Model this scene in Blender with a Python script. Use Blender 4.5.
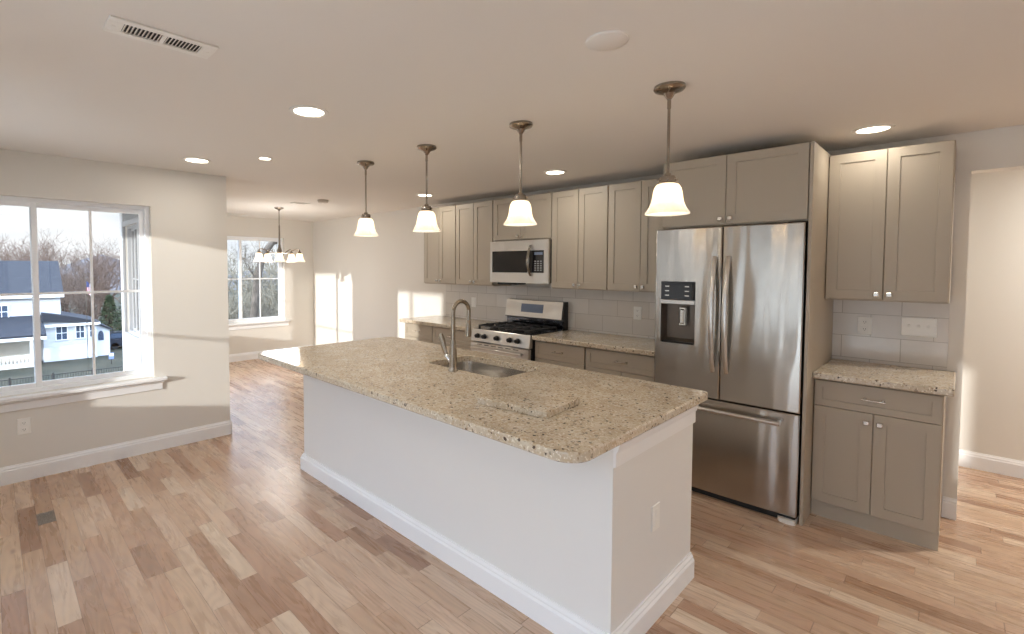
import bpy, bmesh, math, random
from mathutils import Vector, Matrix

for o in list(bpy.data.objects):
    bpy.data.objects.remove(o, do_unlink=True)
SC = bpy.context.scene
COL = SC.collection
PI = math.pi

# ------------------------------------------------------------------ camera
CAM_H = 1.5589
F_PX, CX, CY = 485.717, 455.905, 286.697
YAW, PITCH, ROLL = 0.8055, 0.0403, 0.0022
fw = Vector((-math.sin(YAW) * math.cos(PITCH), math.cos(YAW) * math.cos(PITCH), -math.sin(PITCH)))
rt = Vector((math.cos(YAW), math.sin(YAW), 0))
up = rt.cross(fw)
r2 = rt * math.cos(ROLL) + up * math.sin(ROLL)
u2 = -rt * math.sin(ROLL) + up * math.cos(ROLL)
cd = bpy.data.cameras.new('camera')
cam = bpy.data.objects.new('camera', cd)
COL.objects.link(cam)
cam.matrix_world = Matrix(((r2.x, u2.x, -fw.x, 0), (r2.y, u2.y, -fw.y, 0), (r2.z, u2.z, -fw.z, CAM_H), (0, 0, 0, 1)))
cd.sensor_fit = 'HORIZONTAL'
cd.sensor_width = 36
cd.lens = 36 * F_PX / 1024
cd.shift_x = -(CX - 512) / 1024
cd.shift_y = (CY - 317) / 1024
cd.clip_start = 0.05
cd.clip_end = 600
SC.camera = cam

# ------------------------------------------------------------------ colour management, world, sun
SC.view_settings.view_transform = 'Standard'
SC.view_settings.look = 'None'
SC.view_settings.gamma = 1
SC.view_settings.use_curve_mapping = False
SC.view_settings.exposure = 0.78
SC.cycles.use_denoising = True
SC.cycles.diffuse_bounces = 8
SC.cycles.max_bounces = 14
SC.cycles.transparent_max_bounces = 16
SC.cycles.sample_clamp_indirect = 6

SKY_STRENGTH = 0.70
ZENITH = 7.4        # brightness of the upper sky against the horizon
SUN_STRENGTH = 2.5
LAMP_W = 1.8
PENDANT_W = 0.45


def srgb(r, g, b):
    def f(c):
        c /= 255
        return c / 12.92 if c <= 0.04045 else ((c + 0.055) / 1.055) ** 2.4
    return (f(r), f(g), f(b), 1)


class NT:
    """small helper round a node tree"""
    def __init__(s, tree):
        s.t = tree
        s.t.nodes.clear()

    def n(s, kind, **kw):
        nd = s.t.nodes.new(kind)
        for k, v in kw.items():
            if k.startswith('i_'):
                nd.inputs[k[2:].replace('_', ' ')].default_value = v
            else:
                setattr(nd, k, v)
        return nd

    def l(s, a, b):
        s.t.links.new(a, b)

    def val(s, x, sock):
        if hasattr(x, 'is_output'):
            s.l(x, sock)
        else:
            sock.default_value = x

    def math(s, op, a, b=0.0, c=None):
        nd = s.n('ShaderNodeMath', operation=op)
        s.val(a, nd.inputs[0])
        s.val(b, nd.inputs[1])
        if c is not None:
            s.val(c, nd.inputs[2])
        return nd.outputs[0]

    def mix(s, fac, a, b, mode='MIX'):
        nd = s.n('ShaderNodeMix', data_type='RGBA', blend_type=mode)
        s.val(fac, nd.inputs[0])
        s.val(a, nd.inputs[6])
        s.val(b, nd.inputs[7])
        return nd.outputs[2]

    def ramp(s, fac, stops, interp='LINEAR'):
        nd = s.n('ShaderNodeValToRGB')
        nd.color_ramp.interpolation = interp
        el = nd.color_ramp.elements
        while len(el) > 1:
            el.remove(el[-1])
        el[0].position, el[0].color = stops[0]
        for p, c in stops[1:]:
            e = el.new(p)
            e.color = c
        s.l(fac, nd.inputs[0])
        return nd.outputs[0]

    def noise(s, vec, scale, detail=2, rough=0.5, dist=0.0):
        nd = s.n('ShaderNodeTexNoise')
        if vec is not None:
            s.l(vec, nd.inputs['Vector'])
        nd.inputs['Scale'].default_value = scale
        nd.inputs['Detail'].default_value = detail
        nd.inputs['Roughness'].default_value = rough
        nd.inputs['Distortion'].default_value = dist
        return nd.outputs['Fac']

    def xyz(s, x, y, z):
        nd = s.n('ShaderNodeCombineXYZ')
        for v, k in ((x, 0), (y, 1), (z, 2)):
            s.val(v, nd.inputs[k])
        return nd.outputs[0]

    def bump(s, h, strength, dist):
        nd = s.n('ShaderNodeBump')
        nd.inputs['Strength'].default_value = strength
        nd.inputs['Distance'].default_value = dist
        s.l(h, nd.inputs['Height'])
        return nd.outputs[0]


W_ = bpy.data.worlds.new('world')
SC.world = W_
W_.use_nodes = True
g = NT(W_.node_tree)
tc = g.n('ShaderNodeTexCoord')
sp = g.n('ShaderNodeSeparateXYZ')
g.l(tc.outputs['Generated'], sp.inputs[0])
grad = g.ramp(sp.outputs[2], [(0.0, srgb(236, 240, 245)), (0.12, srgb(222, 232, 245)), (0.35, srgb(176, 204, 238)), (1.0, srgb(132, 176, 230))])
mp = g.n('ShaderNodeMapping')
mp.inputs['Scale'].default_value = (1, 1, 3.2)
g.l(tc.outputs['Generated'], mp.inputs[0])
cl = g.noise(mp.outputs[0], 2.6, 6, 0.6, 0.3)
cm = g.ramp(cl, [(0.42, (0, 0, 0, 1)), (0.62, (1, 1, 1, 1))])
skyc = g.mix(cm, grad, srgb(250, 250, 252))
bg = g.n('ShaderNodeBackground')
g.l(skyc, bg.inputs[0])
mr = g.n('ShaderNodeMapRange')
g.l(sp.outputs[2], mr.inputs[0])
mr.inputs[1].default_value = 0.16
mr.inputs[2].default_value = 0.55
mr.inputs[3].default_value = SKY_STRENGTH
mr.inputs[4].default_value = SKY_STRENGTH * ZENITH
g.l(mr.outputs[0], bg.inputs[1])
g.l(bg.outputs[0], g.n('ShaderNodeOutputWorld').inputs[0])

SUN_DIR = Vector((-0.368, 1.0, -0.185)).normalized()
sl = bpy.data.lights.new('sun', 'SUN')
sl.energy = SUN_STRENGTH
sl.angle = math.radians(1.1)
sl.color = (1.0, 0.97, 0.93)
so = bpy.data.objects.new('sun', sl)
so.rotation_euler = SUN_DIR.to_track_quat('-Z', 'Y').to_euler()
so.location = (6, -14, 9)
COL.objects.link(so)


# ------------------------------------------------------------------ materials
def mat(name):
    m = bpy.data.materials.new(name)
    m.use_nodes = True
    return m, NT(m.node_tree)


def simple(name, col, rough=0.5, metal=0.0, spec=0.5, emit=None, estr=0.0, coat=0.0):
    m, g = mat(name)
    b = g.n('ShaderNodeBsdfPrincipled')
    b.inputs['Base Color'].default_value = col
    b.inputs['Roughness'].default_value = rough
    b.inputs['Metallic'].default_value = metal
    b.inputs['Specular IOR Level'].default_value = spec
    b.inputs['Coat Weight'].default_value = coat
    if emit:
        b.inputs['Emission Color'].default_value = emit
        b.inputs['Emission Strength'].default_value = estr
    g.l(b.outputs[0], g.n('ShaderNodeOutputMaterial').inputs[0])
    return m


def paint(name, col, rough=0.6, bump=0.02, scale=180, spec=0.35):
    """painted surface with a faint roller texture"""
    m, g = mat(name)
    b = g.n('ShaderNodeBsdfPrincipled')
    tc = g.n('ShaderNodeTexCoord')
    n1 = g.noise(tc.outputs['Object'], 3.0, 3)
    c = g.mix(g.math('MULTIPLY', n1, 0.08), col, (col[0] * .86, col[1] * .86, col[2] * .86, 1))
    g.l(c, b.inputs['Base Color'])
    b.inputs['Roughness'].default_value = rough
    b.inputs['Specular IOR Level'].default_value = spec
    n2 = g.noise(tc.outputs['Object'], scale, 2)
    g.l(g.bump(n2, bump * 4, 0.002), b.inputs['Normal'])
    g.l(b.outputs[0], g.n('ShaderNodeOutputMaterial').inputs[0])
    return m


M = {}
M['wall'] = paint('wall_paint', srgb(224, 220, 212), 0.65)
M['ceiling'] = paint('ceiling_paint', srgb(231, 226, 219), 0.8)
M['trim'] = paint('trim_paint', srgb(238, 238, 238), 0.35, 0.005)
M['vinyl'] = paint('white_vinyl', srgb(246, 248, 250), 0.35, 0.003)
M['island'] = paint('island_paint', srgb(229, 228, 225), 0.5)
M['cabinet'] = paint('cabinet_paint', srgb(178, 167, 150), 0.42, 0.004, 90)
M['cabin'] = simple('cabinet_shadow_gap', srgb(150, 140, 125), 0.6)
M['black'] = simple('black_plastic', (0.012, 0.012, 0.013, 1), 0.3)
M['blackgloss'] = simple('black_glass', (0.012, 0.012, 0.014, 1), 0.06)
M['iron'] = simple('cast_iron', (0.018, 0.018, 0.02, 1), 0.45)
M['enamel'] = simple('dark_enamel', (0.03, 0.03, 0.032, 1), 0.15)
M['nickel'] = simple('brushed_nickel', srgb(214, 209, 201), 0.22, 1.0)
M['bronze'] = simple('stainless_faucet', srgb(158, 146, 130), 0.22, 1.0)
M['handle'] = simple('dark_steel_handle', srgb(138, 130, 120), 0.25, 1.0)
M['lampmetal'] = simple('satin_lamp_metal', srgb(158, 149, 138), 0.22, 1.0)
M['chrome'] = simple('chrome', srgb(225, 225, 225), 0.12, 1.0)
M['plate'] = simple('white_plastic', srgb(238, 237, 232), 0.35)
M['dark'] = simple('dark_recess', (0.02, 0.02, 0.02, 1), 0.7)
M['grille'] = simple('vent_white', srgb(236, 233, 226), 0.45)
M['display'] = simple('blue_grey_display', srgb(120, 135, 160), 0.12)
M['lens'] = simple('lamp_lens', (1, 0.95, 0.85, 1), 0.4, emit=(1, 0.9, 0.74, 1), estr=9.0)


def stainless(name, base, rough, aniso, rot, grain=(1, 1, 260)):
    m, g = mat(name)
    b = g.n('ShaderNodeBsdfPrincipled')
    tc = g.n('ShaderNodeTexCoord')
    mp = g.n('ShaderNodeMapping')
    mp.inputs['Scale'].default_value = grain
    g.l(tc.outputs['Object'], mp.inputs[0])
    n1 = g.noise(mp.outputs[0], 3.0, 4, 0.6)
    c = g.mix(n1, (base[0] * .9, base[1] * .9, base[2] * .9, 1), (min(1, base[0] * 1.06), min(1, base[1] * 1.06), min(1, base[2] * 1.06), 1))
    g.l(c, b.inputs['Base Color'])
    b.inputs['Metallic'].default_value = 1
    b.inputs['Roughness'].default_value = rough
    b.inputs['Anisotropic'].default_value = aniso
    b.inputs['Anisotropic Rotation'].default_value = rot
    t = g.n('ShaderNodeTangent', direction_type='RADIAL', axis='Z')
    g.l(t.outputs[0], b.inputs['Tangent'])
    # sheet metal is never quite flat: slow waves across the width
    mp2 = g.n('ShaderNodeMapping')
    mp2.inputs['Scale'].default_value = (7, 7, 0.9)
    g.l(tc.outputs['Object'], mp2.inputs[0])
    n2 = g.noise(mp2.outputs[0], 1.0, 1)
    g.l(g.bump(n2, 0.6, 0.02), b.inputs['Normal'])
    g.l(b.outputs[0], g.n('ShaderNodeOutputMaterial').inputs[0])
    return m


M['steel'] = stainless('stainless_steel', srgb(190, 185, 178), 0.18, 0.9, 0.25)
M['steel2'] = stainless('stainless_trim', srgb(214, 210, 204), 0.28, 0.5, 0.0)
M['sink'] = simple('sink_steel', srgb(205, 201, 195), 0.24, 1.0)


def granite():
    m, g = mat('speckled_granite')
    b = g.n('ShaderNodeBsdfPrincipled')
    tc = g.n('ShaderNodeTexCoord')
    v = tc.outputs['Object']
    n1 = g.noise(v, 9, 4, 0.6)
    base = g.ramp(n1, [(0.3, srgb(190, 174, 151)), (0.5, srgb(204, 191, 169)), (0.72, srgb(218, 209, 193))])
    n2 = g.noise(v, 60, 3, 0.65)
    base = g.mix(g.ramp(n2, [(0.5, (0, 0, 0, 1)), (0.62, (1, 1, 1, 1))]), base, srgb(190, 171, 144))
    n4 = g.noise(v, 95, 2, 0.5)
    base = g.mix(g.ramp(n4, [(0.57, (0, 0, 0, 1)), (0.66, (1, 1, 1, 1))]), base, srgb(232, 224, 208))
    # dark mineral flecks
    def flecks(scale, thr, size, colr, seedoff):
        global_v = g.n('ShaderNodeVectorMath', operation='ADD')
        global_v.inputs[1].default_value = (seedoff, seedoff * 2, 0)
        g.l(v, global_v.inputs[0])
        nd = g.n('ShaderNodeTexVoronoi')
        nd.inputs['Scale'].default_value = scale
        nd.inputs['Randomness'].default_value = 1
        dd = g.n('ShaderNodeVectorMath', operation='ADD')
        nn = g.n('ShaderNodeTexNoise')
        nn.inputs['Scale'].default_value = scale * 1.6
        g.l(global_v.outputs[0], nn.inputs['Vector'])
        sc = g.n('ShaderNodeVectorMath', operation='SCALE')
        sc.inputs['Scale'].default_value = 0.9 / scale
        g.l(nn.outputs['Color'], sc.inputs[0])
        g.l(global_v.outputs[0], dd.inputs[0])
        g.l(sc.outputs[0], dd.inputs[1])
        g.l(dd.outputs[0], nd.inputs['Vector'])
        s2 = g.n('ShaderNodeSeparateColor')
        g.l(nd.outputs['Color'], s2.inputs[0])
        on = g.math('LESS_THAN', s2.outputs[0], thr)
        near = g.math('LESS_THAN', nd.outputs['Distance'], g.math('MULTIPLY_ADD', s2.outputs[1], size * 0.6, size * 0.5))
        return g.math('MULTIPLY', on, near)
    base = g.mix(g.math('MULTIPLY', flecks(80, 0.24, 0.42, None, 3.1), 0.75), base, srgb(140, 116, 92))
    base = g.mix(g.math('MULTIPLY', flecks(58, 0.19, 0.38, None, 0), 0.95), base, srgb(70, 56, 48))
    base = g.mix(g.math('MULTIPLY', flecks(45, 0.12, 0.42, None, 7.7), 0.65), base, srgb(132, 122, 112))
    g.l(base, b.inputs['Base Color'])
    b.inputs['Roughness'].default_value = 0.10
    b.inputs['Specular IOR Level'].default_value = 0.55
    g.l(b.outputs[0], g.n('ShaderNodeOutputMaterial').inputs[0])
    return m


M['granite'] = granite()


def oak():
    m, g = mat('oak_strip_floor')
    b = g.n('ShaderNodeBsdfPrincipled')
    tc = g.n('ShaderNodeTexCoord')
    s = g.n('ShaderNodeSeparateXYZ')
    g.l(tc.outputs['Object'], s.inputs[0])
    x, y = s.outputs[0], s.outputs[1]
    PW = 0.086
    yr = g.math('DIVIDE', y, PW)
    row = g.math('FLOOR', yr)
    fy = g.math('FRACT', yr)
    w1 = g.n('ShaderNodeTexWhiteNoise', noise_dimensions='1D')
    g.l(row, w1.inputs['W'])
    w2 = g.n('ShaderNodeTexWhiteNoise', noise_dimensions='1D')
    g.l(g.math('ADD', row, 57.3), w2.inputs['W'])
    L = g.math('MULTIPLY_ADD', w2.outputs['Value'], 0.55, 0.42)
    u = g.math('DIVIDE', g.math('MULTIPLY_ADD', w1.outputs['Value'], 3.0, x), L)
    # uneven board lengths inside a row
    u = g.math('ADD', u, g.math('MULTIPLY', g.math('SINE', g.math('MULTIPLY', u, 1.7)), 0.28))
    colm = g.math('FLOOR', u)
    fx = g.math('FRACT', u)
    w3 = g.n('ShaderNodeTexWhiteNoise', noise_dimensions='2D')
    g.l(g.xyz(row, colm, 0.0), w3.inputs['Vector'])
    idv = w3.outputs['Value']
    tone = g.ramp(idv, [(0.0, srgb(154, 121, 97)), (0.08, srgb(170, 137, 111)), (0.25, srgb(184, 153, 127)), (0.5, srgb(196, 168, 142)), (0.75, srgb(205, 180, 155)), (1.0, srgb(219, 199, 176))])
    w4 = g.n('ShaderNodeTexWhiteNoise', noise_dimensions='2D')
    g.l(g.xyz(g.math('ADD', row, 11.0), g.math('ADD', colm, 5.0), 0.0), w4.inputs['Vector'])
    tone = g.mix(g.math('MULTIPLY', w4.outputs['Value'], 0.35), tone, srgb(192, 154, 132))
    off = g.math('MULTIPLY', idv, 40.0)
    gv = g.xyz(g.math('MULTIPLY_ADD', x, 1.6, off), g.math('MULTIPLY_ADD', y, 17.0, off), off)
    gr = g.noise(gv, 1.6, 5, 0.62, 0.6)
    # cathedral figure: contour lines of a stretched noise field
    cn = g.noise(g.xyz(g.math('MULTIPLY_ADD', x, 1.3, off), g.math('MULTIPLY_ADD', y, 7.0, off), off), 1.0, 1, 0.4)
    fig = g.math('MULTIPLY_ADD', g.math('SINE', g.math('MULTIPLY', cn, 95.0)), 0.5, 0.5)
    grain = g.math('ADD', g.math('MULTIPLY', gr, 0.72), g.math('MULTIPLY', fig, 0.24))
    gm = g.ramp(grain, [(0.25, (0.78, 0.73, 0.70, 1)), (0.5, (0.95, 0.94, 0.93, 1)), (0.75, (1.05, 1.04, 1.03, 1))])
    c = g.mix(1.0, tone, gm, 'MULTIPLY')
    # knots
    kv = g.n('ShaderNodeTexVoronoi')
    kv.inputs['Scale'].default_value = 1.0
    g.l(g.xyz(g.math('MULTIPLY', x, 1.7), g.math('MULTIPLY', y, 4.5), 0.0), kv.inputs['Vector'])
    kn = g.ramp(kv.outputs['Distance'], [(0.02, (1, 1, 1, 1)), (0.075, (0, 0, 0, 1))])
    c = g.mix(g.math('MULTIPLY', kn, 0.6), c, srgb(104, 66, 46))
    ey = g.math('MINIMUM', fy, g.math('SUBTRACT', 1.0, fy))
    gapy = g.math('LESS_THAN', ey, 0.013)
    ex = g.math('MULTIPLY', g.math('MINIMUM', fx, g.math('SUBTRACT', 1.0, fx)), L)
    gapx = g.math('LESS_THAN', ex, 0.0013)
    gap = g.math('MAXIMUM', gapy, gapx)
    c = g.mix(g.math('MULTIPLY', gap, 0.55), c, srgb(96, 66, 48))
    g.l(c, b.inputs['Base Color'])
    b.inputs['Roughness'].default_value = 0.30
    g.l(g.math('MULTIPLY_ADD', gr, 0.16, 0.2), b.inputs['Roughness'])
    b.inputs['Specular IOR Level'].default_value = 0.5
    hgt = g.math('SUBTRACT', g.math('MULTIPLY', gr, 0.25), gap)
    g.l(g.bump(hgt, 0.25, 0.001), b.inputs['Normal'])
    g.l(b.outputs[0], g.n('ShaderNodeOutputMaterial').inputs[0])
    return m


M['oak'] = oak()


def tile(z0):
    """stone-look wall tile in running bond, joints starting at world height z0"""
    m, g = mat('glazed_wall_tile')
    b = g.n('ShaderNodeBsdfPrincipled')
    tc = g.n('ShaderNodeTexCoord')
    geo = g.n('ShaderNodeNewGeometry')
    s = g.n('ShaderNodeSeparateXYZ')
    g.l(geo.outputs['Position'], s.inputs[0])
    zz = g.math('SUBTRACT', s.outputs[2], z0)
    bt = g.n('ShaderNodeTexBrick', offset=0.5)
    bt.inputs['Scale'].default_value = 1.0
    bt.inputs['Brick Width'].default_value = 0.305
    bt.inputs['Row Height'].default_value = 0.152
    bt.inputs['Mortar Size'].default_value = 0.0022
    bt.inputs['Mortar Smooth'].default_value = 0.15
    bt.inputs['Color1'].default_value = srgb(224, 220, 214)
    bt.inputs['Color2'].default_value = srgb(210, 205, 198)
    bt.inputs['Mortar'].default_value = srgb(172, 165, 156)
    g.l(g.xyz(g.math('ADD', s.outputs[0], 30.0), zz, 0.0), bt.inputs['Vector'])
    n1 = g.noise(geo.outputs['Position'], 14, 4, 0.6, 0.5)
    c = g.mix(g.math('MULTIPLY', n1, 0.35), bt.outputs['Color'], srgb(198, 192, 184))
    g.l(c, b.inputs['Base Color'])
    b.inputs['Roughness'].default_value = 0.16
    n2 = g.noise(geo.outputs['Position'], 9, 2)
    h = g.math('SUBTRACT', g.math('MULTIPLY', n2, 0.5), bt.outputs['Fac'])
    g.l(g.bump(h, 0.4, 0.004), b.inputs['Normal'])
    g.l(b.outputs[0], g.n('ShaderNodeOutputMaterial').inputs[0])
    return m


M['tile'] = tile(0.9431)


def glass():
    m, g = mat('window_glass')
    tr = g.n('ShaderNodeBsdfTransparent')
    tr.inputs[0].default_value = (0.96, 0.97, 0.97, 1)
    gl = g.n('ShaderNodeBsdfGlossy')
    gl.inputs['Roughness'].default_value = 0.0
    fr = g.n('ShaderNodeFresnel')
    fr.inputs[0].default_value = 1.45
    mx = g.n('ShaderNodeMixShader')
    g.l(g.math('MULTIPLY', fr.outputs[0], 0.8), mx.inputs[0])
    g.l(tr.outputs[0], mx.inputs[1])
    g.l(gl.outputs[0], mx.inputs[2])
    g.l(mx.outputs[0], g.n('ShaderNodeOutputMaterial').inputs[0])
    return m


M['glass'] = glass()


def shade_glass():
    m, g = mat('frosted_lamp_glass')
    tc = g.n('ShaderNodeTexCoord')
    n = g.noise(tc.outputs['Object'], 16, 4, 0.6, 1.2)
    c = g.ramp(n, [(0.3, (0.86, 0.76, 0.62, 1)), (0.7, (0.95, 0.90, 0.82, 1))])
    d = g.n('ShaderNodeBsdfDiffuse')
    t = g.n('ShaderNodeBsdfTranslucent')
    gl = g.n('ShaderNodeBsdfGlossy')
    gl.inputs['Roughness'].default_value = 0.25
    g.l(c, d.inputs[0])
    g.l(c, t.inputs[0])
    m1 = g.n('ShaderNodeMixShader')
    m1.inputs[0].default_value = 0.6
    g.l(d.outputs[0], m1.inputs[1])
    g.l(t.outputs[0], m1.inputs[2])
    m2 = g.n('ShaderNodeMixShader')
    m2.inputs[0].default_value = 0.06
    g.l(m1.outputs[0], m2.inputs[1])
    g.l(gl.outputs[0], m2.inputs[2])
    e = g.n('ShaderNodeEmission')
    g.l(c, e.inputs[0])
    e.inputs[1].default_value = 0.18
    ad = g.n('ShaderNodeAddShader')
    g.l(m2.outputs[0], ad.inputs[0])
    g.l(e.outputs[0], ad.inputs[1])
    g.l(ad.outputs[0], g.n('ShaderNodeOutputMaterial').inputs[0])
    return m


M['shade'] = shade_glass()
M['bulb'] = simple('lit_bulb', (1, 0.95, 0.85, 1), 0.4, emit=(1, 0.9, 0.72, 1), estr=9.0)


def noisy(name, c1, c2, scale, rough=0.9, detail=4, stretch=(1, 1, 1)):
    m, g = mat(name)
    b = g.n('ShaderNodeBsdfPrincipled')
    tc = g.n('ShaderNodeTexCoord')
    mp = g.n('ShaderNodeMapping')
    mp.inputs['Scale'].default_value = stretch
    g.l(tc.outputs['Object'], mp.inputs[0])
    n = g.noise(mp.outputs[0], scale, detail, 0.65)
    g.l(g.ramp(n, [(0.35, c1), (0.65, c2)]), b.inputs['Base Color'])
    b.inputs['Roughness'].default_value = rough
    b.inputs['Specular IOR Level'].default_value = 0.2
    g.l(b.outputs[0], g.n('ShaderNodeOutputMaterial').inputs[0])
    return m


M['lawn'] = noisy('winter_lawn', srgb(40, 44, 36), srgb(62, 60, 50), 0.35)
M['roof'] = noisy('asphalt_shingle', srgb(44, 47, 54), srgb(62, 65, 72), 3.0, stretch=(1, 1, 8))
M['siding'] = noisy('white_siding', srgb(206, 211, 220), srgb(222, 226, 232), 0.6)
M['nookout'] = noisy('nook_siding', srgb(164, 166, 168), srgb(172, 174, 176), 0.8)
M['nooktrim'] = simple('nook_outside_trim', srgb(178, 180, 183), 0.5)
M['cream'] = noisy('cream_siding', srgb(214, 208, 196), srgb(226, 220, 208), 0.6)
M['hglass'] = simple('house_window_glass', srgb(70, 84, 104), 0.15)
M['bark'] = noisy('winter_bark', srgb(70, 64, 58), srgb(104, 96, 88), 5.0)
M['twig'] = noisy('brown_twigs', srgb(92, 76, 66), srgb(120, 101, 89), 2.0)
M['vine'] = noisy('pale_thicket', srgb(96, 92, 80), srgb(136, 130, 116), 2.0)
M['evergreen'] = noisy('evergreen_needles', srgb(44, 58, 40), srgb(78, 88, 58), 2.0)
M['hill'] = noisy('distant_ridge', srgb(84, 86, 92), srgb(100, 100, 104), 0.05)
M['car'] = simple('dark_car_paint', srgb(44, 50, 62), 0.2, coat=0.5)
M['tyre'] = simple('tyre_rubber', (0.02, 0.02, 0.02, 1), 0.8)
M['sign'] = simple('blue_sign_face', srgb(120, 140, 190), 0.5)
M['fence'] = simple('black_fence_metal', (0.03, 0.03, 0.03, 1), 0.5)
M['darkboard'] = noisy('grey_stained_board', srgb(92, 84, 76), srgb(138, 128, 116), 30, 0.4, stretch=(1, 6, 1))


def flag_mat():
    m, g = mat('striped_flag_cloth')
    b = g.n('ShaderNodeBsdfPrincipled')
    tc = g.n('ShaderNodeTexCoord')
    s = g.n('ShaderNodeSeparateXYZ')
    g.l(tc.outputs['Generated'], s.inputs[0])
    st = g.math('GREATER_THAN', g.math('FRACT', g.math('MULTIPLY', s.outputs[1], 6.5)), 0.5)
    c = g.mix(st, srgb(176, 40, 50), srgb(236, 236, 236))
    can = g.math('MULTIPLY', g.math('GREATER_THAN', s.outputs[2], 0.6), g.math('LESS_THAN', s.outputs[1], 0.55))
    g.l(g.mix(can, c, srgb(50, 62, 110)), b.inputs['Base Color'])
    b.inputs['Roughness'].default_value = 0.8
    g.l(b.outputs[0], g.n('ShaderNodeOutputMaterial').inputs[0])
    return m


M['flag'] = flag_mat()

# ------------------------------------------------------------------ mesh helpers
WL = {}          # world location of every object made here


class B:
    def __init__(s):
        s.v = []
        s.f = []

    def add(s, vs, fs):
        n = len(s.v)
        s.v += [tuple(v) for v in vs]
        s.f += [tuple(i + n for i in f) for f in fs]
        return s

    def box(s, x0, x1, y0, y1, z0, z1, bev=0.0):
        if x0 > x1: x0, x1 = x1, x0
        if y0 > y1: y0, y1 = y1, y0
        if z0 > z1: z0, z1 = z1, z0
        if bev <= 0:
            vs = [(x, y, z) for x in (x0, x1) for y in (y0, y1) for z in (z0, z1)]
            return s.add(vs, [(0, 1, 3, 2), (4, 6, 7, 5), (0, 4, 5, 1), (2, 3, 7, 6), (0, 2, 6, 4), (1, 5, 7, 3)])
        bev = min(bev, (x1 - x0) * .45, (y1 - y0) * .45, (z1 - z0) * .45)
        X, Y, Z = (x0, x1), (y0, y1), (z0, z1)
        vs, ix = [], {}
        for i in (0, 1):
            for j in (0, 1):
                for k in (0, 1):
                    sx, sy, sz = (1 - 2 * i) * bev, (1 - 2 * j) * bev, (1 - 2 * k) * bev
                    p = (X[i], Y[j], Z[k])
                    for a in range(3):          # vertex lying on the face normal to axis a
                        q = [p[0] + sx, p[1] + sy, p[2] + sz]
                        q[a] = p[a]
                        ix[(i, j, k, a)] = len(vs)
                        vs.append(tuple(q))
        fs = []
        for i in (0, 1):
            fs.append(tuple(ix[(i, j, k, 0)] for j, k in ((0, 0), (1, 0), (1, 1), (0, 1))))
            fs.append(tuple(ix[(j, i, k, 1)] for j, k in ((0, 0), (1, 0), (1, 1), (0, 1))))
            fs.append(tuple(ix[(j, k, i, 2)] for j, k in ((0, 0), (1, 0), (1, 1), (0, 1))))
        for a in (0, 1):
            for b_ in (0, 1):
                fs.append((ix[(a, b_, 0, 0)], ix[(a, b_, 1, 0)], ix[(a, b_, 1, 1)], ix[(a, b_, 0, 1)]))
                fs.append((ix[(a, 0, b_, 0)], ix[(a, 1, b_, 0)], ix[(a, 1, b_, 2)], ix[(a, 0, b_, 2)]))
                fs.append((ix[(0, a, b_, 1)], ix[(1, a, b_, 1)], ix[(1, a, b_, 2)], ix[(0, a, b_, 2)]))
        for i in (0, 1):
            for j in (0, 1):
                for k in (0, 1):
                    fs.append((ix[(i, j, k, 0)], ix[(i, j, k, 1)], ix[(i, j, k, 2)]))
        return s.add(vs, fs)

    def tube(s, pts, rad, n=10, cap=True, flat=1.0, ref=None):
        pts = [Vector(p) for p in pts]
        if not isinstance(rad, (list, tuple)):
            rad = [rad] * len(pts)
        T = []
        for i in range(len(pts)):
            a, b = pts[max(0, i - 1)], pts[min(len(pts) - 1, i + 1)]
            T.append((b - a).normalized())
        r = Vector(ref) if ref else (Vector((0, 0, 1)) if abs(T[0].z) < .9 else Vector((1, 0, 0)))
        u = (r - T[0] * r.dot(T[0])).normalized()
        base = len(s.v)
        for i, p in enumerate(pts):
            u = (u - T[i] * u.dot(T[i])).normalized()
            w = T[i].cross(u)
            for k in range(n):
                a = 2 * PI * k / n
                s.v.append(tuple(p + u * (math.cos(a) * rad[i] * flat) + w * (math.sin(a) * rad[i])))
        for i in range(len(pts) - 1):
            for k in range(n):
                k2 = (k + 1) % n
                s.f.append((base + i * n + k, base + i * n + k2, base + (i + 1) * n + k2, base + (i + 1) * n + k))
        if cap:
            s.f.append(tuple(base + k for k in reversed(range(n))))
            s.f.append(tuple(base + (len(pts) - 1) * n + k for k in range(n)))
        return s

    def lathe(s, prof, c=(0, 0, 0), n=28, axis='z', cap=False):
        base = len(s.v)
        for r, h in prof:
            for k in range(n):
                a = 2 * PI * k / n
                p = (math.cos(a) * r, math.sin(a) * r)
                if axis == 'z':
                    q = (p[0], p[1], h)
                elif axis == 'y':
                    q = (p[0], h, p[1])
                else:
                    q = (h, p[0], p[1])
                s.v.append((c[0] + q[0], c[1] + q[1], c[2] + q[2]))
        for i in range(len(prof) - 1):
            for k in range(n):
                k2 = (k + 1) % n
                s.f.append((base + i * n + k, base + i * n + k2, base + (i + 1) * n + k2, base + (i + 1) * n + k))
        if cap:
            s.f.append(tuple(base + k for k in range(n)))
            s.f.append(tuple(base + (len(prof) - 1) * n + k for k in range(n)))
        return s

    def prism(s, poly, axis, a0, a1):
        """poly of 2-D points swept along an axis from a0 to a1"""
        n = len(poly)
        vs = []
        for a in (a0, a1):
            for p, q in poly:
                vs.append((a, p, q) if axis == 'x' else (p, a, q) if axis == 'y' else (p, q, a))
        fs = [tuple(range(n)), tuple(reversed(range(n, 2 * n)))]
        for i in range(n):
            j = (i + 1) % n
            fs.append((i, j, n + j, n + i))
        return s.add(vs, fs)

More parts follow.
